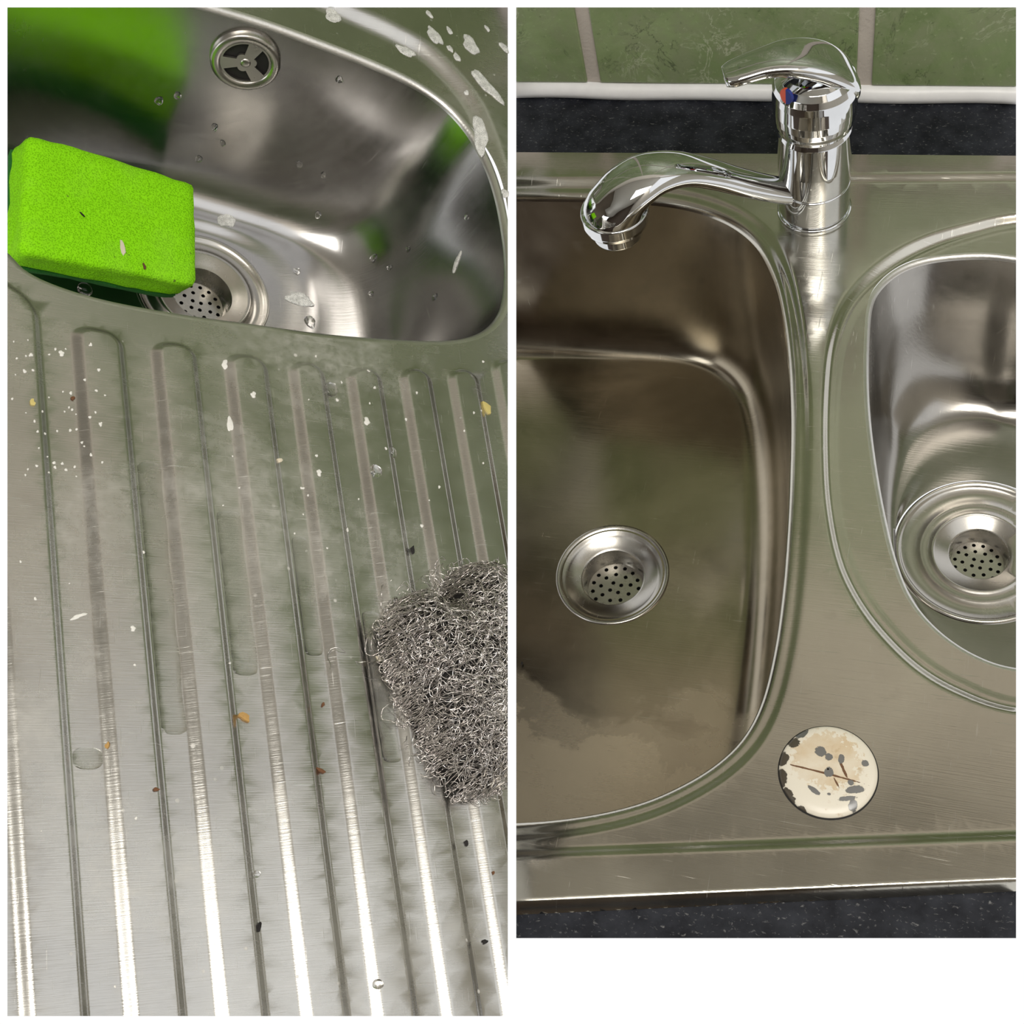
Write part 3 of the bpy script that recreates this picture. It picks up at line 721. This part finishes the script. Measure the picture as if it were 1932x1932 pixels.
strainer(sinkl, LF, drain_l, SL, [(.0475, -.0002), (.0465, .0012), (.0445, -.001), (.042, -.0022), (rl*1.02, -.003), (rl, .0002), (rl*.96, .0010), (rl*.90, .0006), (rl*.72, -.002), (rl*.62, -.003)], rl*.62, -.003, .015)
# overflow rosette on the far wall
hp, hn, ks = cast_left(463, 111)
zax = hn; xax = (Vector((1, 0, 0))-zax*zax.x).normalized(); yax = zax.cross(xax)
OM = Matrix((xax, yax, zax)).transposed().to_4x4(); OM.translation = hp+hn*.0030-Vector([float(c) for c in SL])
ro = 62*ks*.97
V, Fc = lathe([(ro*1.01, -.0034), (ro*.998, .0008), (ro*.95, .002), (ro*.86, .0022), (ro*.76, .0016), (ro*.70, .0004), (ro*.69, -.004)], 72)
me = orient(mesh('overflow_ring', V, Fc)); me.transform(OM); ovr = link('overflow', me, M_STRAIN, sinkl)
V, Fc = lathe([(ro*.72, -.0014), (.001, -.0014)], 48); me = mesh('overflow_shade', V, Fc); me.transform(OM); link('overflow_shade', me, M_DARK, ovr)  # dark disc over the wall; the opening's shade is in its colour
# three-armed grid: a disc with three kidney openings
def grid3(r):
    V = [(r*math.cos(2*PI*k/60), r*math.sin(2*PI*k/60)) for k in range(60)]; E_ = [(k, (k+1) % 60) for k in range(60)]; kid = []
    for q in range(3):
        a0 = .35+q*2*PI/3; pts = []
        for k in range(11): t = a0-.72+1.44*k/10; pts.append((r*.93*math.cos(t), r*.93*math.sin(t)))
        for k in range(7): t = a0+.5-1.0*k/6; pts.append((r*.36*math.cos(t)*(1+.25*math.cos((k-3)/3*1.2)), r*.36*math.sin(t)*(1+.25*math.cos((k-3)/3*1.2))))
        kid.append(np.array(pts)); s_ = len(V); V += pts; E_ += [(s_+k, s_+(k+1) % len(pts)) for k in range(len(pts))]
    v, e, f, *_ = delaunay_2d_cdt([Vector(p) for p in V], E_, [], 0, 1e-7)
    keep = []
    for t in f:
        c = np.array([[sum(v[i].x for i in t)/len(t), sum(v[i].y for i in t)/len(t)]])
        if not any(inside(c, kd)[0] for kd in kid): keep.append(t)
    bm = bmesh.new(); bv = [bm.verts.new((p.x, p.y, 0)) for p in v]
    for t in keep: bm.faces.new([bv[i] for i in t])
    g = bmesh.ops.extrude_face_region(bm, geom=bm.faces[:]); bmesh.ops.translate(bm, vec=(0, 0, .0016), verts=[q for q in g['geom'] if isinstance(q, bmesh.types.BMVert)])
    bmesh.ops.recalc_face_normals(bm, faces=bm.faces[:]); me = bpy.data.meshes.new('grid'); bm.to_mesh(me); bm.free(); return me
me = grid3(ro*.72); me.transform(Matrix.Translation((0, 0, -.0007))); me.transform(OM); link('overflow_grid', me, M_STRAIN, ovr, smooth=False)
V, Fc = lathe([(ro*.16, -.0002), (ro*.15, .0012), (ro*.09, .0018), (.0003, .0018)], 24); me = orient(mesh('overflow_screw', V, Fc)); me.transform(OM); link('overflow_screw', me, M_STRAIN, ovr)

# ------------------------------------------------------------------ sponge
def sponge_mat():
    m, nt, b = newmat('green_foam'); B = NB(nt); co = B.obj()
    p = B.vor(co, 900); q = B.noise(co, 420, 4, .7); g = B.noise(co, 22, 4, .6)
    c = B.mix(B.ramp(p, [(.1, 0), (.55, 1)]), (.17, .56, .0), (.33, .90, .01))
    c = B.mix(B.ramp(g, [(.5, 0), (.8, .35)]), c, (.42, .82, .08))
    spk = B.ramp(B.noise(co, 260, 2, .5), [(.73, 0), (.76, 1)])
    grime = B.math('MULTIPLY', spk, B.ramp(B.noise(co, 30, 2), [(.5, 0), (.6, 1)]))
    c = B.mix(grime, c, (.10, .13, .03))
    nt.links.new(c, b.inputs['Base Color']); b.inputs['Roughness'].default_value = .95
    b.inputs['Specular IOR Level'].default_value = .15
    nt.links.new(B.bump(q, .7, .0012, B.bump(p, .5, .0008)), b.inputs['Normal']); return m
M_FOAM = sponge_mat(); M_SCOUR = plain('dark_green_scourer', (.02, .17, .02), .95, 0, (900, .9))
def hexa(top, bot, n=(18, 14, 8), rnd=.0055, jit=.0005):
    """soft cuboid between two quads (each: tl, tr, br, bl), corners rounded"""
    bm = bmesh.new(); bmesh.ops.create_cube(bm, size=2)
    bmesh.ops.subdivide_edges(bm, edges=bm.edges[:], cuts=15, use_grid_fill=True)
    Lx, Ly, Lz = np.linalg.norm(top[1]-top[0]), np.linalg.norm(top[3]-top[0]), np.linalg.norm(top[0]-bot[0])
    for v in bm.verts:
        c = np.array(v.co)
        h = np.array([Lx, Ly, Lz])/2; q = c*h; r = min(rnd, h.min()*.98)
        inn = np.clip(q, -(h-r), h-r); d = q-inn; l = np.linalg.norm(d)
        if l > 1e-9: q = inn+d/l*min(l, r) if l > r else q
        u = (q/h+1)/2
        def bil(Q): return Q[0]*(1-u[0])*u[1]+Q[1]*u[0]*u[1]+Q[2]*u[0]*(1-u[1])+Q[3]*(1-u[0])*(1-u[1])
        P = bil(top)*u[2]+bil(bot)*(1-u[2])
        P = P+np.array(noise.noise_vector(Vector(P)*60))*.0012+np.array(noise.noise_vector(Vector(P)*420))*jit
        v.co = Vector(P)
    me = bpy.data.meshes.new('soft'); bmesh.ops.recalc_face_normals(bm, faces=bm.faces[:]); bm.to_mesh(me); bm.free(); return me
spt = [LF.p(55, 249, -.080), LF.p(370, 344, -.098), LF.p(375, 540, -.100), LF.p(38, 474, -.082)]
nrm = np.cross(spt[1]-spt[0], spt[3]-spt[0]); nrm /= np.linalg.norm(nrm); nrm = nrm if nrm[2] > 0 else -nrm
dn = -nrm*.026+np.array([-.003, .006, 0])
spb = [p+dn for p in spt]; spp = [p-nrm*.0095+np.array([.002, .004, 0]) for p in spb]
SO = np.mean(spp, 0)
sponge = empty('sponge', LF, SO); tag(sponge, 'bright green foam sponge with a dark scouring layer lying in the wet bowl', 'sponge')
o = link('foam', sub(clip(hexa(spt, spb), LF), SO), M_FOAM, sponge)
o = link('scouring_layer', sub(clip(hexa([p+nrm*.0015 for p in spb], spp, rnd=.004, jit=.0006), LF), SO), M_SCOUR, sponge)

# ------------------------------------------------------------------ wire wool
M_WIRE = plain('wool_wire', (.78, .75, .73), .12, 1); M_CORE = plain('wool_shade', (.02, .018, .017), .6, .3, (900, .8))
wool_out = catmull(PL([(728, 1195), (738, 1150), (768, 1122), (800, 1118), (828, 1150), (846, 1100), (868, 1070), (905, 1068), (945, 1090), (985, 1130), (1000, 1300), (985, 1440), (940, 1490), (890, 1500), (850, 1468), (808, 1395), (770, 1318), (738, 1250)], .01), 160)
wc = wool_out.mean(0)
def wool_h(Q):
    d = -pdist(Q, wool_out)*np.where(inside(Q, wool_out), 1, -1)
    return d
def wool():
    lo, hi = wool_out.min(0), wool_out.max(0); V, Fc = [], []
    def height(q):
        d = pdist(q, wool_out)*np.where(inside(q, wool_out), 1, -1)
        t = np.clip(d/.028, 0, 1); return .040*np.sqrt(np.maximum(0, 1-(1-t)**2)), d
    N = 1500; cand = rng.uniform(lo, hi, (N*3, 2)); cand = cand[inside(cand, wool_out)][:N]
    npt = 26; step = .0017
    pos = cand.copy(); ang = rng.uniform(0, 2*PI, len(pos)); curl = rng.normal(0, .42, len(pos)); zf = rng.uniform(.35, 1.06, len(pos))
    lift = rng.uniform(0, 2*PI, len(pos)); path = []
    for k in range(npt):
        h, d = height(pos)
        z = .003+h*zf+.0018*np.sin(lift+k*.7)
        path.append(np.c_[pos, z])
        ang += curl+rng.normal(0, .22, len(pos))
        # turn back at the edge
        out = d < np.where(np.arange(len(pos)) % 17 == 0, -.009, rng.uniform(-.002, .003, len(pos))); ang[out] += rng.uniform(.6, 1.4, out.sum())
        pos = pos+step*np.stack([np.cos(ang), np.sin(ang)], 1)
    Pth = np.stack(path, 1)                            # strand, point, xyz
    r = .00023
    T = np.gradient(Pth, axis=1); T /= np.linalg.norm(T, axis=2)[..., None]+1e-12
    S = np.cross(T, [0.02, .03, 1.0]); S /= np.linalg.norm(S, axis=2)[..., None]+1e-9; U = np.cross(S, T)
    VV = np.stack([Pth+r*(math.cos(a)*S+math.sin(a)*U) for a in (0, 2*PI/3, 4*PI/3)], 2)   # s,p,3,xyz
    n, p = VV.shape[:2]; idx = np.arange(n*p*3).reshape(n, p, 3); fs = []
    for k in range(3):
        k2 = (k+1) % 3
        fs.append(np.stack([idx[:, :-1, k], idx[:, :-1, k2], idx[:, 1:, k2], idx[:, 1:, k]], 3).reshape(-1, 4) if False else np.stack([idx[:, :-1, k], idx[:, :-1, k2], idx[:, 1:, k2], idx[:, 1:, k]], -1).reshape(-1, 4))
    me = bpy.data.meshes.new('strands'); me.from_pydata(VV.reshape(-1, 3).tolist(), [], np.vstack(fs).tolist()); me.update()
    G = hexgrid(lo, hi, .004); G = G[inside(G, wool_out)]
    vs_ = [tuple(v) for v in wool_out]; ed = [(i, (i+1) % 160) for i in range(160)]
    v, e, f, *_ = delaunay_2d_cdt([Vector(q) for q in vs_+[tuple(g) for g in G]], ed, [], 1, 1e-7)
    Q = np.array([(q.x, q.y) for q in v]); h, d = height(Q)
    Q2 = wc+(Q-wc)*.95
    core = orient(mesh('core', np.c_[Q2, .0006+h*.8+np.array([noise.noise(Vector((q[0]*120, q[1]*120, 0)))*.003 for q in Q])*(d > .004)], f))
    return me, core
ms, mc = wool()
WO = np.array([wc[0], wc[1], .003])
woolo = empty('wire_wool', LF, WO); tag(woolo, 'tangled silver wire wool pad lying on the ribbed draining board', 'wire wool')
o = link('wire_strands', sub(clip(ms, LF), WO), M_WIRE, woolo); o['kind'] = 'stuff'
link('inner_shade', sub(clip(mc, LF), WO), M_CORE, woolo)  # solid dark dome, stands in for the shade between the wires

# ------------------------------------------------------------------ drops, foam and crumbs on the drainer
def water_mat():
    m, nt, b = newmat('water'); b.inputs['Transmission Weight'].default_value = 1; b.inputs['IOR'].default_value = 1.33
    b.inputs['Roughness'].default_value = .02; b.inputs['Base Color'].default_value = (1, 1, 1, 1); return m
def suds_mat():
    m, nt, b = newmat('soap_suds'); B = NB(nt); co = B.obj()
    v = B.vor(co, 900, 'DISTANCE_TO_EDGE'); n_ = B.noise(co, 300, 3)
    nt.links.new(B.mix(B.ramp(n_, [(.35, 0), (.65, 1)]), (.62, .62, .60), (.92, .92, .90)), b.inputs['Base Color'])
    nt.links.new(B.math('ADD', .72, B.math('MULTIPLY', B.ramp(v, [(.0, 1), (.25, 0)]), .5), True), b.inputs['Alpha'])
    b.inputs['Roughness'].default_value = .35; nt.links.new(B.bump(v, .6, .0005), b.inputs['Normal']); return m
M_WATER = water_mat(); M_SUDS = suds_mat()
M_WHITE = plain('dried_white', (.86, .85, .81), .6, 0, (800, .5)); M_CREAM = plain('cream_scrap', (.82, .74, .58), .7)
M_TAN = plain('tan_crumb', (.50, .30, .10), .8, 0, (900, .6)); M_BRN = plain('brown_crumb', (.16, .07, .03), .8, 0, (900, .6)); M_BLK = plain('black_crumb', (.012, .01, .01), .7, 0, (900, .6))
M_YEL = plain('yellow_drip', (.66, .55, .20), .4)
def spot(name, px, py, rx, ry, rot, h, mat, label, cat, group=None, wob=.18, seg=18, sharp=0, cast=None, fr=None):
    """a small blob lying where that sight line meets the steel: half-sizes in pixels, height in mm"""
    cast = cast or cast_left; fr = fr or LF
    c = cast(px, py)
    if c is None: return
    P, n, ks = c
    q = cast(px+6, py); w_ = cast(px, py+6)
    ax = (q[0]-P) if q else Vector((1, 0, 0)); ax = (ax-n*ax.dot(n)).normalized(); ay = n.cross(ax)
    # image up in the surface
    if w_ is not None and (w_[0]-P).dot(ay) > 0: ay = -ay
    r_ = random.Random(int(px*7+py*13)); kx = kf = ks
    fy = 1.0
    if w_ is not None and (w_[0]-P).length > 0: fy = min(2.2, (w_[0]-P).length/(6*ks))
    ph = [r_.uniform(0, 6.28) for _ in range(3)]
    V = []; prof = [(1.0, 0.0), (.93, .45), (.72, .8), (.4, .97)] if not sharp else [(1.0, 0.0), (.98, .9), (.55, 1.0), (.3, 1.02)]
    for rr, hh in prof:
        for k in range(seg):
            t = 2*PI*k/seg; wv = 1+wob*(math.sin(2*t+ph[0])*.5+math.sin(3*t+ph[1])*.5+math.sin(5*t+ph[2])*.35)
            x, y = rx*rr*wv*math.cos(t), ry*rr*wv*math.sin(t)
            X, Y = x*math.cos(rot)-y*math.sin(rot), x*math.sin(rot)+y*math.cos(rot)
            V.append(ax*(X*ks)+ay*(-Y*ks*fy)*-1*-1+n*(hh*h*.001))
    V.append(n*(h*.001)); m_ = len(prof)
    Fc = [(j*seg+k, j*seg+(k+1) % seg, (j+1)*seg+(k+1) % seg, (j+1)*seg+k) for j in range(m_-1) for k in range(seg)]+[((m_-1)*seg+k, (m_-1)*seg+(k+1) % seg, len(V)-1) for k in range(seg)]
    V += [v-n*.0002 for v in V[:seg]]; b0 = len(V)-seg; Fc += [tuple(range(b0, b0+seg))]+[(b0+k, b0+(k+1) % seg, (k+1) % seg, k) for k in range(seg)]
    me = orient(mesh(name, V, Fc)); o = link(name, me, mat, None, None, smooth=not sharp)
    o.matrix_world = fr.M@Matrix.Translation(P+n*.0002)
    return tag(o, label, cat, group)
R90 = PI/2
# clear drops
for px, py, r, lab in [(624, 735, 13, 'large clear water drop at the top right corner of a draining rib'), (709, 889, 12, 'round water drop on a rib, straight above the wire wool'),
                       (740, 854, 9, 'water drop on the edge of a rib above the wire wool'), (160, 546, 13, 'ring-shaped water drop on the steel below the green sponge'),
                       (484, 1649, 7, 'small water drop beside a rib near the foot of the board'), (713, 1857, 10, 'oval water drop low on the draining board, below the wire wool')]:
    spot('water_drop', px, py, r, r, 0, 1.8, M_WATER, lab, 'water drop', wob=.05)
for px, py, r, wh in [(705, 487, 7, 'on the right wall above the two dark spots'),
                      (600, 405, 6, 'on the bright highlight at the far corner of the floor'),
                      (560, 512, 6, 'on the bowl floor right of the strainer'),
                      (585, 607, 10, 'largest one, on the floor by the near rim'),
                      (735, 505, 5, 'low on the right wall, beside a larger drop'),
                      (770, 470, 5, 'half way up the right wall'),
                      (640, 150, 6, 'high on the far wall, right of the overflow'),
                      (565, 310, 6, 'low in the middle of the far wall'),
                      (610, 330, 5, 'just right of the middle of the far wall foot'),
                      (405, 240, 6, 'on the far wall straight below the overflow'),
                      (335, 180, 6, 'below left of the overflow, right of a pair'),
                      (300, 190, 7, 'below left of the overflow, left of a pair'),
                      (420, 270, 5, 'second below the overflow'),
                      (375, 300, 6, 'on the far wall above the sponge corner'),
                      (880, 410, 5, 'high on the right wall near the rim'),
                      (820, 560, 6, 'lowest on the right wall'),
                      (700, 555, 5, 'at the foot of the right wall')]:
    spot('water_drop', px, py, r, r*1.2, .3, 1.0, M_WATER, 'water drop in the bowl, '+wh, 'water drop', 'drops inside the wet bowl', wob=.15)
# suds
for px, py, rx, ry, rot, lab in [(627, 31, 14, 15, 0, 'frothy suds blob on the pale raised border at the top'), (820, 68, 11, 17, -.4, 'oval suds blob on the dark corner above the wet bowl'), (888, 85, 14, 17, -.3, 'round suds blob at the dark top right corner'),
                                 (918, 162, 13, 30, -.55, 'long suds streak beside the pale raised border'), (906, 255, 14, 34, -.15, 'suds pool running down the ledge right of the wet bowl'), (765, 97, 17, 8, .5, 'suds smear on the inner edge of the raised border'),
                                 (862, 495, 5, 24, .35, 'thin pale suds streak on the right wall of the bowl'), (565, 565, 26, 12, .4, 'flat suds patch on the floor of the wet bowl'), (428, 415, 16, 14, 0, 'pale suds patch beside the sponge corner')]:
    spot('soap_suds', px, py, rx, ry, rot, .9, M_SUDS, lab, 'suds', 'soap suds', wob=.25)
for px, py, r, wh in [(810, 27, 5, 'topmost one, above the oval blob'),
                      (848, 58, 5, 'between the oval and the round blob'),
                      (849, 92, 5, 'left of the round blob, upper one'),
                      (862, 108, 6, 'left of the round blob, lower one'),
                      (919, 54, 4, 'right of the round blob'),
                      (922, 319, 5, 'below the suds pool, left one of a pair'),
                      (934, 320, 5, 'below the suds pool, right one of a pair'),
                      (953, 365, 7, 'lowest one, by the right end of the bowl'),
                      (951, 90, 7, 'at the far right of the dark corner'),
                      (880, 175, 4, 'on the pale raised border')]:
    spot('suds_fleck', px, py, r, r*1.3, -.3, .5, M_SUDS, 'tiny suds fleck '+wh, 'suds', 'suds flecks around the bowl', wob=.2)
# dried white flecks on the board
for px, py, rx, ry, lab in [(434, 801, 7, 12, 'tall white dried fleck on the left edge of a rib'), (424, 688, 6, 8, 'white dried fleck beside the top corner of a rib'), (692, 795, 6, 7, 'round white dried fleck on a rib above the wire wool'),
                            (602, 892, 5, 6, 'white ring-like dried fleck on the fifth rib from the left'), (478, 745, 5, 6, 'white dried fleck near the top of the fourth rib'), (148, 1163, 14, 4, 'curled white dried thread between two ribs on the left'),
                            (251, 1186, 5, 5, 'round white dried fleck low on the second rib'), (116, 667, 5, 5, 'white dried fleck in the first channel, higher of two')]:
    spot('dried_fleck', px, py, rx, ry, -.4 if rx > 10 else 0, .35, M_WHITE, lab, 'fleck', wob=.3)
fl = random.Random(5)
for _ in range(110):
    if fl.random() < .55: px, py = fl.uniform(20, 200), fl.uniform(580, 900)
    elif fl.random() < .6: px, py = fl.uniform(420, 940), fl.uniform(640, 1000)
    else: px, py = fl.uniform(20, 700), fl.uniform(900, 1900)
    if py < 640+.0*px: continue
    r = fl.uniform(1.3, 2.9)
    spot('dried_speck', px, py, r, r*fl.uniform(.8, 1.4), 0, .2, M_WHITE, 'tiny white dried speck on the draining board', 'fleck', 'dried white specks on the board', wob=.3, seg=8)
# crumbs and scraps
for nm, px, py, rx, ry, rot, h, mt, lab, cat in [
    ('paper_scrap', 716, 1243, 9, 8, .5, .5, M_CREAM, 'small square cream scrap beside the wire wool', 'scrap'),
    ('crumb', 460, 1353, 11, 7, .4, 1.4, M_TAN, 'tan flaky crumb in a channel in the middle of the board', 'crumb'),
    ('crumb', 604, 1454, 11, 3, .55, 1.0, M_BRN, 'brown splinter lying left of the wire wool foot', 'crumb'),
    ('crumb', 294, 1490, 5, 4, 0, .9, M_BRN, 'reddish brown crumb on the left of the board', 'crumb'),
    ('crumb', 203, 1407, 4, 6, 0, .9, M_TAN, 'small tan crumb at a rib edge on the left', 'crumb'),
    ('crumb', 609, 1330, 3, 4, .4, .7, M_BRN, 'dark crumb above the brown splinter', 'crumb'),
    ('crumb', 488, 1749, 3, 9, .2, .8, M_BLK, 'black sliver beside a rib near the foot of the board', 'crumb'),
    ('crumb', 914, 1777, 6, 4, -.3, .9, M_BLK, 'black crumb at the right edge near the foot', 'crumb'),
    ('crumb', 879, 1591, 4, 5, 0, .9, M_BLK, 'dark crumb below the tip of the wire wool', 'crumb'),
    ('crumb', 930, 1647, 2, 4, 0, .7, M_BRN, 'tiny brown crumb right of the wire wool tip', 'crumb'),
    ('crumb', 778, 1038, 4, 7, .3, .8, M_BLK, 'black hooked crumb just above the wire wool', 'crumb'),
    ('crumb', 61, 760, 5, 6, .3, .7, M_YEL, 'yellowish crumb on the first rib at the left edge', 'crumb'),
    ('crumb', 137, 752, 4, 3, 0, .7, M_BRN, 'rusty crumb in the first channel', 'crumb'),
    ('drip', 918, 770, 6, 13, -.25, 1.0, M_YEL, 'yellowish dried drip beside the rightmost rib', 'drip'),
    ('crumb', 527, 869, 5, 4, 0, .9, M_CREAM, 'pale crumb at the right edge of the fourth rib', 'crumb')]:
    spot(nm, px, py, rx, ry, rot, h, mt, lab, cat, 'crumbs on the draining board' if cat == 'crumb' else None, wob=.35 if cat != 'scrap' else .12, seg=9 if cat != 'scrap' else 4, sharp=1)
# bits on the sponge
def plane_cast(fr, q, n):
    def f(px, py):
        P = fr.hit(px, py, q, n); return Vector(P), Vector(np.array(n)/np.linalg.norm(n)), np.linalg.norm(P-fr.cam)/F
    return f
top_of_sponge = plane_cast(LF, np.mean(spt, 0)+nrm*.0005, nrm)
spot('paper_scrap', 231, 468, 4.5, 14, .15, .4, M_CREAM, 'pale upright scrap stuck to the top of the green sponge', 'scrap', None, .2, 10, 1, top_of_sponge)
spot('crumb', 272, 503, 2.5, 6, .15, .5, M_BRN, 'reddish bit stuck low on the green sponge', 'crumb', None, .25, 8, 1, top_of_sponge)
spot('hair', 155, 405, 1.5, 6, -.6, .3, M_BLK, 'short dark hair lying on the green sponge', 'hair', None, .1, 8, 1, top_of_sponge)
bowl_floor = plane_cast(RF, (0, 0, -BIGD+.0004), (0, 0, 1))
spot('crumb', 985, 1252, 2, 3, 0, .6, M_BLK, 'tiny black crumb on the floor of the large bowl', 'crumb', None, .2, 8, 1, bowl_floor, RF)

# ------------------------------------------------------------------ water standing in the channels
def film_mat():
    m, nt, b = newmat('grey_water'); b.inputs['Transmission Weight'].default_value = 1; b.inputs['IOR'].default_value = 1.33
    b.inputs['Roughness'].default_value = .04; b.inputs['Base Color'].default_value = (.86, .87, .83, 1); return m
M_FILM = film_mat()
def film(k, y0, y1, lab, top=12):
    g, l = np.array(G_[k], float), np.array(L_[k+1], float)
    def xat(p, y): return p[0, 0]+(p[1, 0]-p[0, 0])*(y-p[0, 1])/(p[1, 1]-p[0, 1])
    left, right = [], []
    for y in np.linspace(y0, y1, 40):
        e = 1-math.sqrt(max(0, 1-max(0, (y-(y1-14))/14)**2)) if y > y1-14 else (1-math.sqrt(max(0, 1-max(0, ((y0+14)-y)/14)**2)) if y < y0+14 else 0)
        a_, b_ = xat(g, y)+7, xat(l, y)-9; w = b_-a_; wv = 1.5*math.sin(y*.05+k)
        left.append((a_+e*w*.42, y)); right.append((b_-e*w*.42+wv, y))
    lf_, rt_ = PL(left), PL(right); V, Fc = [], []; m_ = 9
    for a_, b_ in zip(lf_, rt_):
        for q in range(m_):
            t = q/(m_-1); V.append((*(a_+(b_-a_)*t), -.0004+.0009*(1-(2*t-1)**6)))
    for q in range(m_): V[q] = (*V[q][:2], -.0004); V[-1-q] = (*V[-1-q][:2], -.0004)
    Fc = [(i*m_+q, i*m_+q+1, (i+1)*m_+q+1, (i+1)*m_+q) for i in range(len(lf_)-1) for q in range(m_-1)]
    c = np.vstack([lf_, rt_]).mean(0); me = orient(mesh('water_film', V, Fc)); me.transform(Matrix.Translation((-c[0], -c[1], 0)))
    o = link('water_film', me, M_FILM, None, None); o.matrix_world = LF.M@Matrix.Translation((c[0], c[1], 0))
    if me.polygons[0].normal.z < 0: me.flip_normals()
    tag(o, lab, 'water film', 'water standing in the channels')
film(2, 865, 1392, 'long shallow water film in the second channel from the left')
film(3, 960, 1278, 'shallow water film in the third channel, beside the tan crumb')
film(4, 1010, 1240, 'shallow water film in the channel left of the wire wool')
film(5, 1150, 1442, 'shallow water film along the left edge of the wire wool')
film(1, 1410, 1452, 'short water film low in the first channel')
